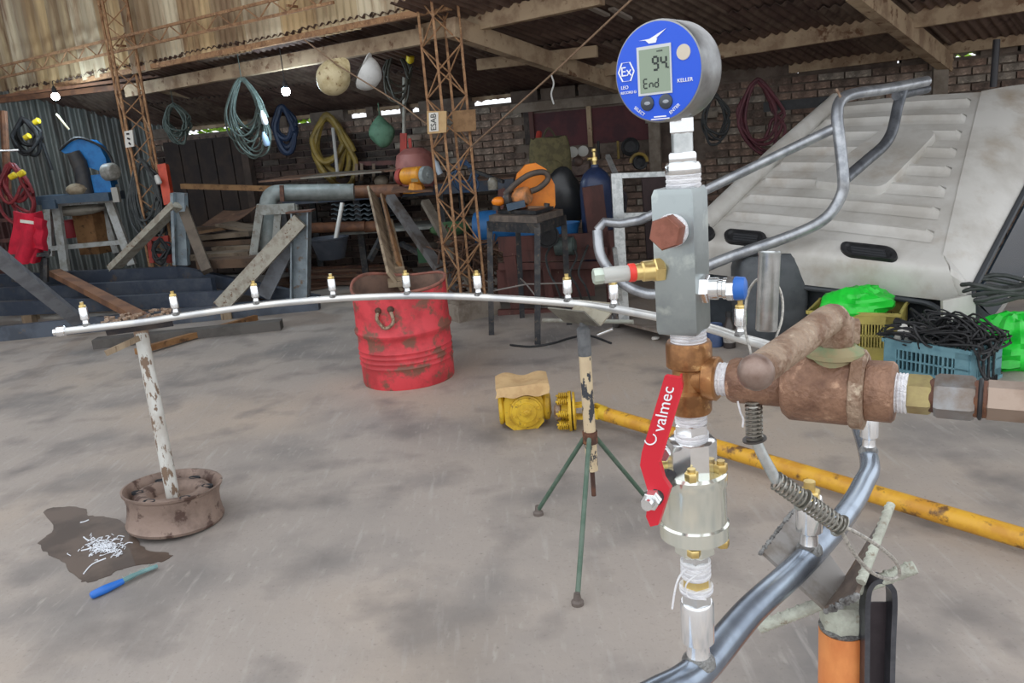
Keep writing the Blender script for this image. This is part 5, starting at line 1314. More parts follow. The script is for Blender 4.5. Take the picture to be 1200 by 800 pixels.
MB().tube([bc + V((math.cos(a * PI / 8) * .125, -.02, .17 - math.sin(a * PI / 8) * .07)) for a in range(9)], .005, 6).build('handle', black, bkt)
simple(MB().box(P(615, 271, 7.0), (.165, .14, .15)), 'plastic_box', blue_d, 'small blue plastic box seen between the legs of the black stand', 'box')
mt_ = thing('compressor_motor', 'small greenish motor with a black pulley wheel behind the black stand', 'motor', P(655, 305, 6.8))
MB().lathe(P(641, 276, 6.75), (0, -1, 0), [(0, .1), (.03, .1), (.03, .085), (.02, .08), (.02, .03), (.04, .03), (.04, .0001)], 28).build('pulley', black, mt_)
q = MB().lathe(P(650, 289, 6.8), (1, -.3, 0), [(0, .04), (.01, .075), (.16, .075), (.18, .05)], 18); q.build('body', M('motor_green', (82, 96, 92), (68, 80, 78), 14, rough=.5), mt_)
for k in range(5): MB().lathe(P(650, 289, 6.8) + V((.03 + .03 * k, -.009 * k, 0)), (1, -.3, 0), [(0, .08), (.008, .08)], 18).build('fin', _mats['motor_green'], mt_)
for k, (x0, x1, x2) in enumerate(((648, 640, 644), (668, 676, 668), (690, 684, 678))):
    simple(MB().tube(cat([P(x0, 285, 6.83), P(x1, 300, 6.6), P(x2, 320, 6.5), P(x2 + 8, 335, 6.5), P(x2 + 14, 352, 6.6)], 6), .009, 7), 'power_cable', cable_g, ('grey cable hanging from motor down beside the front leg of black stand', 'grey cable looping in front of the reddish bench below the sack', 'grey cable drooping near the brown post under the gas cylinder')[k], 'cable')
simple(MB().tube(coil_pts(P(712, 240, 7.3), .16, 6, sq=1.5, seed=8), .014, 6), 'hose_bundle', M('dark_bundle', (48, 48, 54), (62, 54, 60), 8, rough=.6), 'dark bundle of hoses behind the trolley, right of the gas cylinder', 'hose')
simple(MB().lathe(P(738, 172, 8.9), (0, -1, 0), [(0, .09), (.04, .1), (.05, .085), (.03, .06), (.03, .0001)], 20), 'black_disc', black, 'round black disc hanging on the red boarded window', 'disc')
q = MB().lathe(P(749, 190, 8.0), (.3, -1, .2), [(-.02, .06), (0, .075), (.03, .075), (.03, .05), (.01, .04), (.01, .0001)], 20)
em = thing('ear_defenders', 'yellow and black ear defenders hanging behind the trolley top', 'ear defenders', P(749, 195, 8.0)); q.build('cup', black, em)
MB().tube([P(749, 190, 7.95) + V((math.cos(a * PI / 8) * .08, 0, math.sin(a * PI / 8) * .08)) for a in range(9)], .016, 8).build('band', hose_y, em)
for x in (701, 724): simple(MB().tube([P(x, 165, 8.85), P(x + 1, 186, 8.85)], .014, 6), 'hanging_tool', hose_y if x == 724 else black, 'short yellow tool hanging below the red boarded window' if x == 724 else 'short dark tool hanging left of the yellow tool on wall', 'tool')

# right wall: hoses, shelf
simple(MB().tube(coil_pts(P(888, 132, 7.9), .22, 5, sq=1.3, seed=3, thick=.04), .016, 7), 'hose_coil', hose_m, 'maroon hose coil hanging on the bricks above the truck cab', 'hose')
simple(MB().tube(coil_pts(P(838, 140, 8.1), .12, 4, sq=1.9, seed=13, thick=.04), .013, 6), 'cable_coil', M('dim_cable', (58, 60, 60), rough=.7), 'dark cable coil on the wall right behind the blue gauge', 'cable')
simple(MB().tube([P(1168, 46, 7.6), P(1164, 102, 7.6)], .03, 10), 'wall_pipe', M('dark_pipe', (66, 66, 70), rough=.5), 'short dark vertical pipe on the brick wall above the cab', 'pipe')
simple(MB().box(P(935, 122, 7.9), (.62, .08, .09), Matrix.Rotation(rz, 3, 'Z')), 'rubber_belt', black, 'dark rubber strip lying behind the top edge of truck cab', 'belt')

# ================================================================== CENTRE LEFT BACK: LONG WORKBENCH
DB = 9.0
wbz = P(460, 226, DB).z
bt_ = thing('workbench', 'long steel workbench along the brick wall carrying pipes and plates', 'workbench', V((P(460, 226, DB).x, DB, 0)))
bx0, bx1 = P(322, 226, DB + .5), P(604, 226, DB - .25)
bx0.z = bx1.z = wbz
MB().bar(bx0, bx1, .1, .11).build('front_beam', blue_black, bt_)
bdv = V((.30, .95, 0)) * .75
MB().plate(bx0 + V((0, 0, .05)), bx1 + V((0, 0, .05)), bx1 + bdv + V((0, 0, .05)), bx0 + bdv + V((0, 0, .05)), .02).build('top', sheet_r, bt_)
for t in (.02, .35, .70, .98):
    p = bx0.lerp(bx1, t) + V((0, .05, 0)); MB().bar(p, V((p.x, p.y, 0)), .07, .07).build('leg', black_metal, bt_)
    p = p + bdv * .9; MB().bar(p, V((p.x, p.y, 0)), .07, .07).build('leg', black_metal, bt_)
s0, s1 = P(398, 276, DB - .1), P(565, 274, DB - .3); s1.z = s0.z
MB().plate(s0, s1, s1 + bdv, s0 + bdv, .03).build('shelf', M('shelf_steel', (126, 128, 122), (100, 100, 94), 8, rough=.6), bt_)
MB().bar(P(447, 278, DB - .35), P(433, 305, DB - .5), .05, .05).build('strut', black_metal, bt_)
MB().bar(P(470, 285, DB - .2), P(505, 305, DB - .4), .05, .05).build('strut', black_metal, bt_)
pipz = lambda x, y, D: P(x, y, D)
simple(MB().tube(cat([pipz(315, 300, DB - .55), pipz(314, 265, DB - .5), pipz(314, 240, DB - .42), pipz(320, 228, DB - .38), pipz(334, 226, DB - .35)], 6) + [pipz(415, 225, DB - .3)], .088, 20), 'duct_pipe', duct, 'fat grey pipe with an elbow lying on the long workbench', 'pipe')
simple(MB().tube([pipz(416, 225, DB - .05), pipz(470, 223, DB - .15)], .07, 16), 'rusty_pipe', copper_pipe, 'rusty pipe on the workbench between the grey pipe and grinder', 'pipe')
simple(MB().bar(pipz(330, 217, DB - .46), pipz(331, 236, DB - .46), .04, .03), 'pipe_strap', rust_d, 'rusty strap around the fat grey pipe near its elbow', 'strap')
for i, (x0, x1, y, D, m_, lab) in enumerate(((303, 470, 214, DB + .1, sheet_r, 'rusty steel plate lying under a grey plate on the workbench'), (352, 448, 210, DB + .05, sheet_g, 'thin grey plate lying topmost on the workbench plates'))):
    a, b = P(x0, y, D), P(x1, y, D - .15); b.z = a.z; simple(MB().plate(a, b, b + bdv * .8, a + bdv * .85 + V((0, 0, .02)), .018), 'steel_plate', m_, lab, 'plate')
simple(MB().sphere(P(447, 212, DB + .3), .085, 18, (1, 1, .75)), 'hard_hat', M('pale_hat', (168, 156, 138), rough=.6), 'pale dusty hard hat lying on workbench left of the bench grinder', 'helmet')
tw = thing('wall_rail', 'thin timber ladder like rack on the wall above the workbench', 'rack', P(440, 200, 9.8))
MB().bar(P(415, 192, 9.9), P(470, 190, 9.7), .05, .05).build('rail', wood_red, tw)
for x in (418, 424, 438, 459): MB().bar(P(x, 192, 9.8), P(x, 212, 9.75), .035, .035).build('rung', M('rack_wood', (110, 92, 76), rough=.8), tw)
# bench grinder
gD = 8.55; bgp = P(487, 222, gD); bg_ = thing('bench_grinder', 'amber bench grinder with grey and red wheels on the workbench', 'grinder', bgp)
gax = (P(503, 206, gD - .15) - P(470, 208, gD + .1)).normalized(); gc_ = P(485, 206, gD)
MB().lathe(gc_ - gax * .13, gax, [(0, .07), (.01, .09), (.24, .092), (.26, .075)], 28).build('motor', amber_m, bg_)
MB().lathe(gc_ + gax * .15, gax, [(0, .09), (.05, .09), (.052, .03), (.07, .028), (.07, .0001)], 28).build('wheel', M('grey_wheel', (150, 156, 154), (136, 140, 138), 30, rough=.8), bg_)
MB().lathe(gc_ - gax * .15, -gax, [(0, .08), (.05, .085), (.052, .03), (.06, .02)], 28).build('wheel', M('red_wheel', (170, 76, 66), (146, 66, 58), 20, rough=.8), bg_)
MB().lathe(gc_ + gax * .02 + V((0, 0, -.17)), (0, 0, 1), [(0, .15), (.02, .145), (.03, .09), (.1, .07)], 6, .3).build('base', amber_m, bg_)
MB().box(P(486, 211, gD - .13), (.07, .01, .035)).build('switch_plate', M('switch_plate', (150, 128, 82), rough=.5), bg_)
MB().plate(P(458, 226, gD - .12), P(507, 225, gD - .2), P(508, 220, gD + .15), P(462, 220, gD + .2), .015).build('mount_plate', sheet_r, bg_)
# pole with faded tank behind
pk = thing('clamp_pole', 'upright grey pole with a red clamp foot behind the bench grinder', 'pole', P(474, 178, 9.1))
MB().cyl(P(474, 66, 9.1), P(473.5, 158, 9.1), .022, n=14).build('pole', M('pole_grey', (150, 146, 134), (126, 122, 112), 12, rough=.5), pk)
q = MB().bar(P(473, 156, 9.1), P(473, 180, 9.1), .07, .06); q.build('clamp', red_paint, pk)
MB().bar(P(480, 162, 9.1), P(482, 180, 9.1), .035, .04).build('clamp_jaw', red_paint, pk)
tk = MB().lathe(P(490, 224, 9.05), (0, 0, 1), [(0, .2), (.02, .215), (.3, .215), (.40, .19), (.46, .1), (.47, .0001)], 30)
simple(tk, 'red_tank', pink_tank, 'faded red dome topped tank behind the bench grinder', 'tank')
simple(MB().lathe(P(516, 204, 8.4), (-.3, 0, 1), [(0, .03), (.12, .03), (.14, .015), (.17, .012)], 12), 'spray_bottle', M('pale_bottle', (170, 180, 190), rough=.4), 'pale spray bottle beside the tank, seen through lattice column', 'bottle')
simple(MB().lathe(P(578, 222, 7.6), (0, 0, 1), [(0, .045), (.08, .045), (.1, .03), (.11, .028)], 14), 'glass_jar', M('jar', (120, 112, 96), (150, 146, 134), 10, rough=.3), 'small dusty jar with a pale lid left of the orange saw', 'jar')
simple(MB().bar(P(550, 198, 8.3), P(590, 213, 8.0), .03, .03), 'steel_rod', black_metal, 'dark steel rod sloping along the wall left of the orange saw', 'rod')
simple(MB().tube(coil_pts(P(545, 207, 8.6), .12, 5, sq=1.2, seed=5), .012, 6), 'cable_coil', M('blue_cable', (48, 74, 104), rough=.6), 'bluish cable coil behind the lattice column above the workbench', 'cable')
# under the bench
q = thing('corrugated_stack', 'stack of grey corrugated sheets stored under the long workbench', 'sheets', P(415, 262, DB + .4))
for k in range(5):
    def fn(u, v, k=k): return P(388, 262 - k * 5.5, DB + .25).lerp(P(446, 262 - k * 5.5, DB + .15), u) + V((.2, .6, 0)) * v + V((0, 0, .012 * math.sin(u * 40)))
    MB().shell(fn, 36, 1, .006).build('sheet', M('stack_sheet', (96, 104, 108), (80, 84, 86), 8, rough=.6), q)
for k, (x0, x1, y, r, lab) in enumerate(((362, 428, 267, .055, 'left one of two rusty pipes lying under the workbench'), (428, 455, 266, .06, 'right one of two rusty pipes lying under the workbench'))):
    simple(MB().tube([P(x0, y, DB - .15), P(x1, y - 2, DB - .2)], r, 16), 'rusty_pipe', copper_pipe, lab, 'pipe')
bkc = P(389, 303, DB - .7); q = MB()
for z, s in ((0, .13), (.005, .135), (.2, .19), (.205, .2), (.22, .2), (.221, .185), (.03, .13), (.03, .0001)): q.v += [bkc + V((math.cos(2 * PI * k / 24) * s, math.sin(2 * PI * k / 24) * s, z)) for k in range(24)]
q.f = [(j * 24 + i, j * 24 + (i + 1) % 24, (j + 1) * 24 + (i + 1) % 24, (j + 1) * 24 + i) for j in range(7) for i in range(24)]
simple(q, 'rubber_bucket', M('dark_bucket', (54, 60, 70), (66, 70, 78), 8, rough=.7), 'dark rubber bucket on the floor below the long workbench', 'bucket')
simple(MB().cyl(P(401, 238, DB - .55), P(393, 282, DB - .7), .022, n=10), 'white_pipe', M('white_pipe', (196, 194, 188), rough=.5), 'thin white pipe standing in the dark rubber bucket', 'pipe')
simple(MB().lathe(P(556, 268, 7.9), (1, -.25, .02), [(0, .08), (.02, .155), (.1, .165), (.42, .165), (.5, .155), (.52, .08)], 28), 'plastic_drum', blue_d, 'blue plastic drum lying on its side behind the lattice column', 'drum')
simple(MB().sphere(P(527, 268, 8.3), .15, 14, (1.4, 1, .5)), 'green_cloth', M('green_cloth', (76, 108, 70), (62, 92, 58), 8, rough=.9), 'green cloth on the bench shelf behind the lattice column', 'cloth')
simple(MB().box(P(498, 298, 8.6), (.14, .12, .16)), 'green_box', M('green_box', (44, 82, 52), rough=.7), 'small green box on the floor under the bench shelf', 'box')
# scrap heap beneath lattice column
sh_ = MB(); rnd = random.Random(21)
for i in range(160):
    c = P(rnd.uniform(512, 600), rnd.uniform(280, 352), rnd.uniform(7.1, 7.9)); c.z = max(.03, c.z); a = V((rnd.gauss(0, 1), rnd.gauss(0, .6), rnd.gauss(0, .7))).normalized() * rnd.uniform(.05, .2)
    sh_.tube([c - a, c + V((0, 0, .02)), c + a], rnd.uniform(.005, .012), 5)
tag(sh_.build('scrap_wire', M('scrap', (104, 76, 58), (80, 60, 50), 8, rough=.8), kind='stuff'), 'heap of rusty wire and offcuts behind the lattice column', 'scrap', kind='stuff')
# leaning pieces
pl_ = thing('leaning_board', 'weathered board with a narrow side strip leaning down to the red drum', 'board', P(455, 320, 5.4))
MB().bar(P(437, 226, 7.6), P(463, 330, 5.25), .02, .16, side=(0, 1, .3)).build('strip', wood_old, pl_)
MB().plate(P(443, 256, 7.0), P(460, 256, 7.0), P(478, 330, 5.25), P(455, 332, 5.25), .03).build('board', wood_old, pl_)
MB().bar(P(448, 229, 7.55), P(468, 310, 5.6), .02, .05, side=(0, 1, .3)).build('strip', wood_tan, pl_)
simple(MB().bar(P(457, 231, 8.3), P(546, 360, 7.2), .09, .07), 'leaning_bar', M('leaning_steel', (122, 120, 120), (92, 84, 78), 6, rough=.5, metal=.3), 'flat steel bar leaning from the bench down past the drum', 'bar')
simple(MB().bar(P(498, 236, 8.0), P(558, 345, 7.2), .08, .05), 'leaning_bar', M('leaning_grey', (122, 112, 100), (98, 90, 80), 6, rough=.6), 'dull brown bar leaning behind the lattice column', 'bar')

# ================================================================== HANGING THINGS AND LAMPS
def hang_wire(p, label, top=2.45):
    return simple(MB().cyl(p, V((p.x, p.y, min(top, ceil_z(p) ))), .004, n=6), 'hanging_wire', rope, label, 'wire')
def ceil_z(p):
    # underside of the roof above a point: ruled sheet left of the column, plane right of it
    dr_ = (p - COLP).dot(QN)
    return max(1.95, min(2.47, roof_z(p.x, p.y) if p.x > -.4 else 2.49 - .12 * max(0, dr_)))
for i, (x, y, D, w, lab) in enumerate(((65, 113, 9.3, 16, 'bright white bulb hanging at the left end of lean-to roof'), (335, 107, 8.2, 16, 'bright white bulb hanging among the cables near the helmets'))):
    p = P(x, y, D); lm = thing('light_bulb', lab, 'lamp', p, 'lit bulbs under the lean-to roof')
    MB().sphere(p, .042, 16).build('bulb', bulb_m, lm)
    MB().lathe(p + V((0, 0, .03)), (0, 0, 1), [(0, .025), (.05, .025), (.06, .018), (.08, .008)], 14).build('socket', black, lm)
    MB().cyl(p + V((0, 0, .1)), V((p.x, p.y, ceil_z(p))), .005, n=6).build('cord', black, lm)
    ld_ = bpy.data.lights.new('bulb_light', 'POINT'); ld_.energy = w; ld_.color = (.72, .88, 1); ld_.shadow_soft_size = .06
    lo_ = bpy.data.objects.new('bulb_light', ld_); COL.objects.link(lo_); lo_.parent = lm; lo_.location = (0, 0, -.07)
# helmets on a rope
hp1, hp2 = P(392, 90, 7.1), P(427, 85, 7.1)
def helmet(p, r, R, mat, name_label):
    t = thing('hard_hat', name_label, 'helmet', p)
    q = MB()
    for i in range(10):
        th_ = PI / 2 * i / 9
        for k in range(24):
            a = 2 * PI * k / 24; ridge = 1 + .05 * max(0, math.cos(2 * a)) * math.sin(th_ * 2); v = V((math.sin(th_) * math.cos(a) * .84, math.sin(th_) * math.sin(a), math.cos(th_) * .95)) * r * ridge; q.v.append(p + R @ v)
    q.f = [(i * 24 + k, (i + 1) * 24 + k, (i + 1) * 24 + (k + 1) % 24, i * 24 + (k + 1) % 24) for i in range(9) for k in range(24)]
    n0 = len(q.v)
    for v in list(q.v): q.v.append(p + (v - p) * .95)
    q.f += [(n0 + d, n0 + c, n0 + b, n0 + a) for a, b, c, d in list(q.f)] + [(216 + k, n0 + 216 + k, n0 + 216 + (k + 1) % 24, 216 + (k + 1) % 24) for k in range(24)]
    q.build('shell', mat, t)
    MB().shell(lambda u, v: p + R @ (V((math.cos(-2.2 + 1.27 * u) * r * (.84 + .0 * v), math.sin(-2.2 + 1.27 * u) * r * (1 + .34 * v * math.sin(PI * u)), -.02 * v * r))), 10, 3, .005).build('brim', mat, t)
    MB().lathe(p + R @ V((0, 0, -.02)), R @ V((0, 0, 1)), [(0, r * .78), (.02, r * .80)], 20).build('headband', M('headband', (70, 66, 60), rough=.8), t)
    return t
helmet(hp1, .165, V((-.35, -.75, -.35)).to_track_quat('Z', 'X').to_matrix() @ Matrix.Rotation(.6, 3, 'Z'), helmet_c, 'scuffed cream hard hat hanging from the rope under the roof')
helmet(hp2, .15, V((.78, -.12, -.55)).to_track_quat('Z', 'X').to_matrix() @ Matrix.Rotation(2.2, 3, 'Z'), helmet_w, 'white hard hat hanging right of the cream one on the rope')
simple(MB().tube([P(356, 46, 7.0), P(395, 76, 6.95), P(470, 122, 6.85), P(502, 147, 6.8)], .006, 8), 'rope_line', rope, 'thin brown rope from the roof edge down to the lattice column', 'rope')
simple(MB().tube([P(748, -8, 5.2), P(648, 86, 5.9), P(552, 172, 6.75)], .007, 8), 'rope_line', rope, 'taut brown rope running diagonally from the roof to lattice column', 'rope')
simple(MB().tube(cat([P(646, 88, 5.9), P(649, 98, 5.9), P(646, 110, 5.9), P(649, 122, 5.9)], 4), .006, 6), 'wire_hook', M('pale_wire', (170, 170, 166), rough=.4), 'thin pale wire dangling from the knot of the taut rope', 'wire')
def hung_coil(x, y, D, R, turns, mat, label, name='cable_coil', sq=1.5, r=.012, seed=1, cat_='cable'):
    p = P(x, y, D); q = MB().tube(coil_pts(p, R, turns, sq=sq, seed=seed, thick=.06), r, 6)
    t = max(v.z for v in q.v); top = [v for v in q.v if v.z > t - .03][0]; q.cyl(V((p.x, p.y, t - .03)), V((p.x, p.y, ceil_z(p) + .02)), .004, n=6)
    return simple(q, name, mat, label, cat_)
hung_coil(289, 132, 8.5, .17, 17, cable_gr, 'big greenish coil of cables hanging left of the bright bulb', sq=1.9, seed=2, r=.009)
hung_coil(207, 145, 9.6, .13, 14, cable_gr, 'greenish cable bundle hanging beside the far lattice column', sq=1.6, seed=7, r=.009)
hung_coil(466, 88, 8.6, .15, 5, M('dark_coil', (66, 64, 54), (54, 52, 46), 8, rough=.6), 'dark cable coil hanging at the grey pole, above the workbench', sq=1.6, seed=9)
simple(MB().lathe(P(480, 74, 8.5), (.3, -.4, 1), [(0, .02), (.02, .04), (.07, .04), (.08, .025)], 14), 'yellow_plug', M('yellow_plug', (222, 196, 40), rough=.5), 'yellow plug hanging from the dark cable coil near pole', 'plug')
for k, (x, y) in enumerate(((309, 138), (311, 163))): simple(MB().lathe(P(x, y, 8.4), (.15, 0, -1), [(-.07, .012), (-.02, .03), (.05, .032), (.07, .02)], 12), 'cable_plug', (M('white_plug', (196, 200, 204), rough=.5), M('blue_white_plug', (150, 176, 204), rough=.5))[k], ('white plug hanging on the greenish cable coil', 'pale blue plug hanging lowest on the greenish cable coil')[k], 'plug')
simple(MB().tube(coil_pts(P(388, 172, 9.9), .23, 5, sq=1.5, seed=4, thick=.07), .035, 8), 'hose_coil', hose_y, 'thick yellow hose coil hanging on the dark brick wall', 'hose')
simple(MB().tube(coil_pts(P(334, 152, 9.9), .14, 5, sq=1.8, seed=14, thick=.06), .03, 7), 'hose_coil', M('blue_hose', (30, 46, 72), (26, 38, 60), 8, rough=.6), 'dark blue hose coil on the wall below the bright bulb', 'hose')
simple(MB().tube([P(390, 150, 9.75), P(396, 208, 9.6)], .02, 8), 'white_pole', M('white_pole', (160, 156, 150), rough=.6), 'thin whitish pole standing inside the yellow hose coil', 'pole')
gb_ = P(447, 154, 9.2); q = MB().sphere(gb_, .14, 22, (1.0, .55, 1.25))
for i, v in enumerate(q.v):
    d = v - gb_; k = 1 - .55 * max(0, d.z / .175) ** 1.5; n_ = mnoise.noise(v * 9) * .02; q.v[i] = V((gb_.x + d.x * k + n_, gb_.y + d.y * k, v.z + n_))
q.cyl(gb_ + V((0, 0, .15)), gb_ + V((0, 0, .3)), .006, n=6)
simple(q, 'cloth_bag', bag_dull, 'dull green cloth bag hanging on the brick wall above the workbench', 'bag')
# signs wired to the lattice columns
def sign(pts, D, t, mat, name, label):
    a, b, c, d = [P(x, y, D) for x, y in pts]; return tag(MB().plate(a, b, c, d, t).build(name, mat), label, 'sign' if 'sign' in name else 'box')
bx1_ = MB(); a, b, c, d = [P(x, y, 6.66) for x, y in ((501, 157), (523, 155), (523, 130), (500, 130))]
bx = thing('carton', 'small cardboard carton tied to the lattice column, white label with black letters', 'box', a)
bxb = MB().prism([a, b, c, d], V((.0, .10, 0))).build('box', card, bx)
la, lb, lc_, ld2 = [P(x, y, 6.655) for x, y in ((503, 154.5), (514, 153.5), (513.5, 131.5), (502.5, 132))]
lbp = MB().prism([la, lb, lc_, ld2], V((0, .004, 0))).build('label', paper, bx)
upv = (lc_ - lb).normalized(); rtv = (lb - la).normalized()
text('ESAB', .062, (la + lc_) / 2 + V((0, -.003, 0)), upv, -rtv, M('black_ink', (30, 30, 34), rough=.7), lbp, spacing=.95)
a, b, c, d = [P(x, y, 6.78) for x, y in ((531, 155), (558, 153), (557, 128), (530, 130))]
tag(MB().prism([a, b, c, d], V((0, .08, 0))).build('carton', card_d), 'plain brown carton on the right side of the lattice column', 'box')
a, b, c, d = [P(x, y, 8.9) for x, y in ((147, 173), (157, 171.5), (155, 152), (145.5, 154))]
sg = thing('sign', 'small white sign card with dark marks on the far lattice column', 'sign', a)
sgb = MB().prism([a, b, c, d], V((0, .02, 0))).build('card', paper, sg)
for k in range(3):
    p = a.lerp(c, .5) + V((0, -.004, .05 - .05 * k)); MB().box(p, (.03, .003, .018), Matrix.Rotation(.5 * k, 3, 'Y')).build('mark', _mats['black_ink'], sgb)

# ================================================================== LEFT: STEEL FRAME, BLUE SAW, JACKET, LUMBER
ZF = .14
fr = thing('chassis', 'big dark primed steel chassis on the left with braced upright posts', 'chassis', V((G(120, 380, ZF).x, G(120, 380, ZF).y, 0)))
def fb(x0, y0, x1, y1, h, mat, z0, z1):
    a, b = G(x0, y0, z0), G(x1, y1, z1); a.z -= h / 2; b.z -= h / 2; return MB().bar(a, b, .07, h)
ZK = (.45, .36, .27, .14)
fb(-60, 324, 209, 312, .14, 0, ZK[0], ZK[0]).build('rail', blue_black, fr)
fb(-60, 340, 249, 325, .14, 0, ZK[1], ZK[1]).build('rail', blue_black, fr)
fb(-60, 357, 272, 340, .14, 0, ZK[2], ZK[2]).build('rail', blue_black, fr)
fb(-60, 388, 372, 346, .14, 0, ZK[3], ZK[3]).build('rail', M('front_rail', (92, 100, 112), (76, 82, 92), 4, rough=.45, metal=.3, c3=(112, 100, 90), sc3=8), fr)
fb(209, 312, 372, 346, .14, 0, ZK[0], ZK[3]).build('end_rail', blue_black, fr)
for x, y, z in ((200, 313, ZK[0]), (40, 321, ZK[0]), (240, 325, ZK[1]), (30, 336, ZK[1]), (262, 341, ZK[2]), (30, 353, ZK[2])):
    p = G(x, y, z); h = z - .14; MB().box((p.x, p.y, h / 2), (.10, .10, h)).build('block', wood_old, fr)
# right post: I section with plate, front and rear brace
q0 = G(352, 349, ZF); Dp = q0.y
def isec(p, h, w, R, mat, name):
    q = MB(); q.box(p + V((0, 0, h / 2)), (w * .12, w, h), R); q.box(p + R @ V((w * .55, 0, 0)) + V((0, 0, h / 2)), (w * .14, w, h), R); q.box(p - R @ V((w * .55, 0, 0)) + V((0, 0, h / 2)), (w * .14, w, h), R)
    q = MB().box(p + V((0, 0, h / 2)), (w * 1.1, w * .12, h), R); q2 = q
    for s in (-1, 1): q2.box(p + R @ V((s * w * .55, 0, 0)) + V((0, 0, h / 2)), (w * .12, w, h), R)
    return q2.build(name, mat, fr)
topz = P(352, 245, Dp).z; wI = L(19, q0)
a = V((q0.x, q0.y, q0.z)); b = P(353, 248, Dp)
for s in (-1, 0, 1):
    off = V((s * wI * .48, 0, 0)); MB().bar(a + off, b + off, (.014 if s else wI * .95) if True else 0, (wI if s else .014), side=(1, 0, 0)).build('post_web' if s == 0 else 'post_flange', stanchion, fr)
MB().bar(b + V((-wI * .8, 0, .005)), b + V((wI * .75, 0, .005)), wI * 1.2, .014).build('post_cap', rust_d, fr)
MB().bar(P(352, 258, Dp - .1), G(258, 360, ZF), L(17, q0), .06, side=(1, 0, .4)).build('brace', brace_m, fr)
MB().bar(P(350, 262, Dp + .05), P(309, 347, Dp + .1), L(17, q0), .06, side=(1, 0, 0)).build('brace', brace_g, fr)
q1 = G(212, 311, ZK[0]); D2 = q1.y
MB().bar(P(214, 310, D2), P(210, 226, D2), L(15, q1), .1, side=(1, 0, 0)).build('post_web', stanchion, fr)
MB().bar(P(206, 310, D2 - .08), P(203, 226, D2 - .08), .03, .1, side=(1, 0, 0)).build('post_flange', stanchion, fr)
MB().bar(P(207, 240, D2 - .1), G(132, 315, ZK[0]), L(13, q1), .07, side=(1, 0, .5)).build('brace', brace_m, fr)
MB().bar(P(213, 240, D2 + .05), P(243, 318, D2 - .5), L(11, q1), .07, side=(1, 0, 0)).build('brace', M('brace_brown', (104, 92, 80), (84, 74, 64), 6, rough=.6), fr)
MB().bar(P(-12, 292, 6.15), G(92, 376, ZF), L(15, G(92, 376, ZF)), .06, side=(1, 0, .4)).build('brace', M('brace_blue', (136, 142, 150), (116, 120, 128), 6, rough=.5), fr)
wp0, wp1 = G(64, 319, ZK[0] + .03), G(168, 373, ZF + .03)
simple(MB().bar(wp0, wp1, .12, .06), 'rusty_angle', M('rusty_angle', (138, 100, 74), (112, 80, 62), 5, rough=.75), 'rusty brown bar lying across the dark steel chassis', 'bar')
simple(MB().bar(G(112, 402, .04), G(330, 380, .04), .14, .08), 'floor_timber', M('floor_timber', (92, 88, 84), (78, 74, 70), 4, rough=.85), 'grey timber lying on the floor under the front of the chassis', 'timber')
simple(MB().bar(G(160, 412, .04), G(300, 372, .03), .05, .05), 'floor_pole', wood_tan, 'thin tan stick on the floor below the steel chassis', 'stick')

# pale trestle behind the right post
tD = 8.35; ts = thing('trestle', 'pale grey steel trestle standing behind the braced post', 'trestle', P(318, 300, tD))
for (x0, y0, x1, y1, w) in ((306, 240, 297, 300, 9), (344, 240, 352, 302, 9), (326, 250, 322, 300, 8)): MB().bar(P(x0, y0, tD), P(x1, y1, tD), L(w, P(x0, y0, tD)), .05, side=(1, 0, 0)).build('leg', stand_grey, ts)
MB().bar(P(304, 246, tD - .03), P(346, 244, tD - .03), .10, .05, side=(0, 0, 1)).build('top_rail', stand_grey, ts)
MB().bar(P(296, 298, tD), P(350, 300, tD), .05, .05).build('foot_rail', stand_grey, ts)

# white stand and blue chop saw
bD = 9.3
bs_ = thing('saw_stand', 'white painted splay legged stand under the blue chop saw', 'stand', P(100, 318, bD))
for (x0, y0, x1, y1, w) in ((56, 240, 59, 300, 8), (66, 240, 77, 318, 9), (128, 236, 155, 310, 9), (119, 238, 137, 296, 8)):
    dd_ = 0 if x0 in (66, 128) else .45; MB().bar(P(x0, y0, bD + dd_), P(x1, y1, bD + dd_ - .05), L(w, P(x0, y0, bD)), .06, side=(1, 0, 0)).build('leg', white_stand, bs_)
MB().bar(P(60, 291, bD + .1), P(146, 283, bD + .1), .07, .05).build('cross_rail', white_stand, bs_)
MB().bar(P(54, 240, bD - .02), P(138, 234, bD - .02), .06, .05).build('top_rail', white_stand, bs_)
MB().plate(P(55, 243, bD), P(138, 236, bD), P(136, 232, bD + .45), P(52, 238, bD + .45), .02).build('shelf_top', M('stand_deck', (120, 112, 96), rough=.7), bs_)
b2 = thing('chop_saw', 'blue abrasive chop saw with grey motor on the white stand', 'saw', P(95, 238, bD))
MB().bar(P(50, 234, bD), P(137, 229, bD), .40, .09, side=(0, 1, 0)).build('base', bluegrey, b2)
MB().bar(P(50, 240, bD - .2), P(66, 239, bD - .2), .05, .10).build('base_foot', bluegrey, b2)
q = MB(); gp_ = [(70, 176), (78, 168), (92, 163), (106, 164), (117, 172), (124, 186), (126, 200), (132, 216), (125, 219), (118, 214), (116, 200), (104, 196), (96, 186), (86, 178), (76, 180)]
q.prism([P(x, y, bD - .02) for x, y in reversed(gp_)], V((0, .14, 0))); q.build('blade_guard', blue_m, b2)
MB().bar(P(118, 204, bD), P(124, 230, bD), .22, .1, side=(1, 0, 0)).build('pivot_arm', blue_m, b2)
MB().tube([P(86, 179, bD - .05), P(92, 190, bD - .05), P(97, 204, bD - .06), P(101, 228, bD - .06)], [.07, .085, .08, .09], 12).build('arm', M('saw_arm', (50, 52, 56), (66, 64, 62), 8, rough=.6), b2)
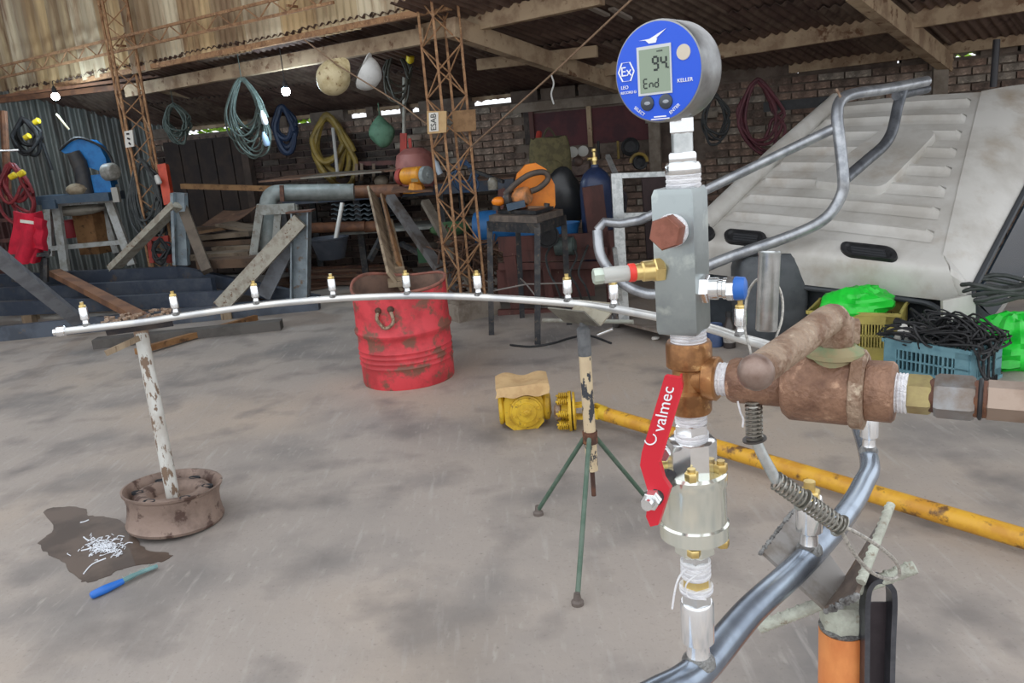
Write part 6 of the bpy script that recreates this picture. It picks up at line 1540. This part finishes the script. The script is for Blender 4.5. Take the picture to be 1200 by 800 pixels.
MB().lathe(P(124, 202, bD - .1), P(140, 200, bD - .2) - P(124, 202, bD - .1), [(0, .07), (.02, .095), (.12, .095), (.15, .075), (.16, .03)], 22).build('motor', M('motor_silver', (150, 150, 144), (124, 124, 118), 20, rough=.5), b2)
MB().tube(cat([P(70, 176, bD - .05), P(88, 162, bD - .06), P(108, 166, bD - .06), P(126, 178, bD - .06), P(134, 196, bD - .1)], 5), .014, 7).build('cable', black, b2)
MB().sphere(P(90, 222, bD - .12), .1, 12, (1.2, .8, .7)).build('vice', M('vice_tan', (150, 138, 116), (126, 112, 92), 20, rough=.7), b2)
MB().box(P(136, 228, bD - .15), (.07, .05, .16)).build('switch_box', M('switch_box', (168, 168, 160), rough=.5), b2)
simple(MB().lathe(P(116, 296, bD + .4), (0, 0, 1), [(0, .2), (.48, .2)], 4, .5), 'cardboard_box', wood_tan, 'tall tan cardboard box standing behind the white stand', 'box')
q = MB().sphere(P(92, 246, bD + .2), .13, 14, (2.4, 1, .5))
simple(q, 'cloth_bundle', M('pale_cloth', (176, 172, 160), (150, 146, 134), 8, rough=.9), 'pale cloth bundle tucked under the top of white stand', 'cloth')
for k, (x, y, s, m_, lab, nm, ct) in enumerate(((86, 270, .10, M('red_tin', (150, 44, 52), rough=.6), 'small red tin between the legs of the white stand', 'paint_tin', 'tin'), (94, 268, .08, paper, 'white carton between the legs of the white stand', 'carton', 'box'))):
    simple(MB().lathe(P(x, y + 8, bD + .55), (0, 0, 1), [(0, s), (.01, s * 1.05), (s * 2, s * 1.05), (s * 2.1, s)], 16 if k == 0 else 4, .6), nm, m_, lab, ct)
# red jacket draped over a dark chair back
jD = 8.4
jk = thing('jacket', 'bright red work jacket with a reflective band, draped over a dark chair', 'jacket', P(34, 305, jD))
def jf(u, v):
    xl = 19 - 5 * v + 2 * math.sin(v * 5); xr = 46 + 8 * math.sin(v * 2.2) - 9 * v * v
    p = P(xl + (xr - xl) * u, 247 + 58 * v + 3 * math.sin(u * 3), jD + .10 - .14 * math.sin(PI * min(1, max(0, u))))
    return p + V((0, -.03 * math.sin(u * 13 + v * 3) * v, 0))
MB().shell(jf, 20, 18, .03).build('body', jacket, jk)
MB().shell(lambda u, v: P(40 + 12 * u, 254 + 4 * u + 36 * v, jD + .04 - .08 * math.sin(PI * u)) + V((0, -.015 * math.sin(v * 12), 0)), 8, 12, .03).build('sleeve', jacket, jk)
MB().shell(lambda u, v: P(24 + 22 * u, 257 + 3.0 * u + 3.6 * v, jD - .07 - .02 * math.sin(PI * u) + .04 * u), 8, 1, .006).build('reflective_band', reflect, jk)
chx = thing('chair', 'dark chair half hidden under the red jacket', 'chair', P(34, 320, jD))
MB().plate(P(14, 303, jD + .0), P(58, 300, jD + .0), P(60, 296, jD + .4), P(16, 298, jD + .4), .04).build('seat', black_metal, chx)
for x in (17, 54): MB().bar(P(x, 302, jD + .05), P(x, 330, jD + .05), .04, .04).build('leg', black_metal, chx)
for x in (20, 50): MB().bar(P(x, 298, jD + .35), P(x, 330, jD + .35), .04, .04).build('leg', black_metal, chx)
MB().bar(P(18, 298, jD + .3), P(20, 250, jD + .3), .04, .04).build('back_post', black_metal, chx); MB().bar(P(44, 298, jD + .3), P(44, 250, jD + .3), .04, .04).build('back_post', black_metal, chx)
# hoses on the left wall
simple(MB().tube(coil_pts(P(20, 222, 9.0), .17, 7, sq=1.5, seed=31, thick=.08), .018, 7), 'hose_coil', hose_r, 'dark red hose coil on the wall above the red jacket', 'hose')
simple(MB().tube(coil_pts(P(31, 160, 9.6), .15, 6, sq=1.2, seed=32, thick=.06), .020, 7), 'cable_coil', black, 'black cable coil with yellow ties on the dark left wall', 'cable')
for k, (x, y, D) in enumerate(((40, 144, 9.45), (29, 162, 9.45), (22, 205, 8.8), (12, 208, 8.8))):
    simple(MB().lathe(P(x, y, D), (1, 0, .4), [(0, .03), (.06, .035), (.07, .025)], 10), 'cable_tie', _mats['yellow_plug'], ('yellow tie at the top of the black cable coil', 'yellow tie in the middle of the black cable coil', 'right yellow tie at the top of the dark red hose', 'left yellow tie at the top of the dark red hose')[k], 'tie')
simple(MB().tube([P(4, 130, 9.4), P(10, 235, 9.3)], .04, 8), 'dark_pole', copper_pipe, 'dark rusty pole at the far left by the hoses', 'pole')
simple(MB().tube([P(-5, 177, 9.3), P(22, 176, 9.3)], .012, 8), 'shiny_rod', chrome, 'short shiny rod on the wall left of the black coil', 'rod')
simple(MB().tube([P(50, 168, 9.7), P(61, 199, 9.7)], .02, 8), 'dark_bar', black, 'short dark bar sloping on the corrugated wall by black coil', 'bar')
simple(MB().tube([P(66, 134, 9.3), P(81, 152, 9.3)], .012, 6), 'pale_stick', M('pale_stick', (190, 180, 150), rough=.7), 'thin pale stick hanging below the left bulb', 'stick')
for k in range(3): simple(MB().bar(P(-10, 235 + 24 * k, 9.6), P(18, 233 + 24 * k, 9.6), .05, .04), 'wall_shelf', wood_red, ('topmost of three dark shelf slats behind the red hose', 'middle of three dark shelf slats behind the red hose', 'lowest of three dark shelf slats behind the red jacket')[k], 'shelf')
# post with cables at the far column
simple(MB().bar(P(191, 193, 9.0), P(199, 240, 8.9), .09, .09, side=(1, 0, 0)), 'orange_post', M('orange_red', (208, 78, 48), (186, 64, 40), 8, rough=.5), 'orange red post beside the far lattice column and cable coil', 'post')
hj = thing('hand_truck', 'red hand truck with dark hoses at the foot of the far column', 'hand truck', P(188, 308, 8.9))
for x in (176, 196): MB().bar(P(x - 1, 276, 8.9), P(x + 3, 308, 8.85), .05, .05, side=(1, 0, 0)).build('upright', red_paint, hj)
MB().bar(P(176, 280, 8.9), P(196, 279, 8.9), .04, .04).build('rail', red_paint, hj); MB().bar(P(178, 300, 8.88), P(199, 299, 8.88), .04, .04).build('rail', red_paint, hj)
MB().tube(coil_pts(P(190, 293, 8.75), .09, 5, sq=1.2, seed=44, thick=.05), .014, 6).build('hose', black, hj)
q = MB().tube(coil_pts(P(173, 228, 9.0), .17, 22, sq=2.1, seed=41, thick=.09), .012, 6)
simple(q, 'cable_coil', cable_g, 'large dark grey cable bundle hung on the far lattice column', 'cable')
simple(MB().lathe(P(183, 205, 8.85), (.2, 0, -1), [(0, .02), (.03, .03), (.09, .03), (.1, .02)], 12), 'white_plug', M('white_plug2', (206, 206, 200), rough=.5), 'white plug on the dark grey cable bundle at far column', 'plug')
# long wooden rail, curved plate and lumber pile along the back wall
simple(MB().bar(P(214, 218, 10.3), P(326, 221, 9.6), .07, .06), 'long_rail', wood_tan, 'long tan wooden rail running to the workbench from the left', 'rail')
simple(MB().shell(lambda u, v: P(236, 264, 9.6).lerp(P(306, 236, 9.2), u) + V((.1, .55, 0)) * v + V((0, 0, -.10 * math.sin(PI * u) + .12 * v)), 16, 4, .008), 'curved_sheet', sheet_r, 'curved rusty steel sheet lying over the lumber pile', 'plate')
rnd = random.Random(17)
lum_a = M('lumber_grey', (122, 108, 92), (98, 86, 72), 5, rough=.9, c3=(74, 62, 52), sc3=12); lum_b = M('lumber_brown', (96, 76, 60), (78, 62, 50), 5, rough=.9, c3=(60, 48, 40), sc3=12); lum_c = M('lumber_tan', (126, 98, 72), (104, 80, 58), 5, rough=.9)
LB = ('topmost pale plank of the lumber pile by the trestle', 'second plank down of the lumber pile by the trestle', 'short thick plank in the middle of the lumber pile', 'long greyish plank low in the lumber pile', 'lowest brown timber of the lumber pile on the floor', 'broken tan plank sticking out left of the lumber pile', 'pale narrow plank leaning on the lumber pile', 'dark wide plank at the back of the lumber pile')
for k, (x0, y0, x1, y1, t, D, m_) in enumerate(((236, 278, 300, 272, .05, 9.0, lum_a), (238, 285, 308, 281, .05, 8.95, lum_b), (258, 292, 312, 290, .08, 8.8, lum_a), (232, 300, 300, 296, .06, 8.6, lum_a), (240, 308, 310, 305, .09, 8.3, lum_b), (236, 272, 262, 268, .03, 9.2, lum_c), (262, 262, 306, 270, .03, 9.1, lum_a), (230, 268, 320, 262, .05, 9.5, lum_b))):
    simple(MB().bar(P(x0, y0, D + .1), P(x1, y1, D - .15), .26, t), 'plank', m_, LB[k], 'plank', group='planks of the lumber pile')
# rusty plates and bars on the floor between the frame and the drum
RB = ('nearest', 'second', 'third', 'fourth', 'fifth', 'farthest')
for k in range(6):
    y = 331 - 3.5 * k; simple(MB().bar(G(352 - 3 * k, y + 2, .03 + .012 * k), G(500 - 6 * k, y - 3, .03 + .012 * k), .10 - .008 * k, .035), 'rusty_bar', rust_d if k % 2 else M('floor_bar', (118, 90, 72), (96, 74, 62), 5, rough=.8), RB[k] + ' of six rusty flat bars lying on floor behind drum', 'bar', group='rusty flat bars behind the drum')
a, b = G(300, 352, .012), G(420, 330, .012)
simple(MB().plate(a, b, b + V((.1, 1.6, 0)), a + V((-.3, 1.3, 0)), .012), 'floor_plate', sheet_r, 'big rusty steel plate flat on the floor right of the chassis', 'plate')
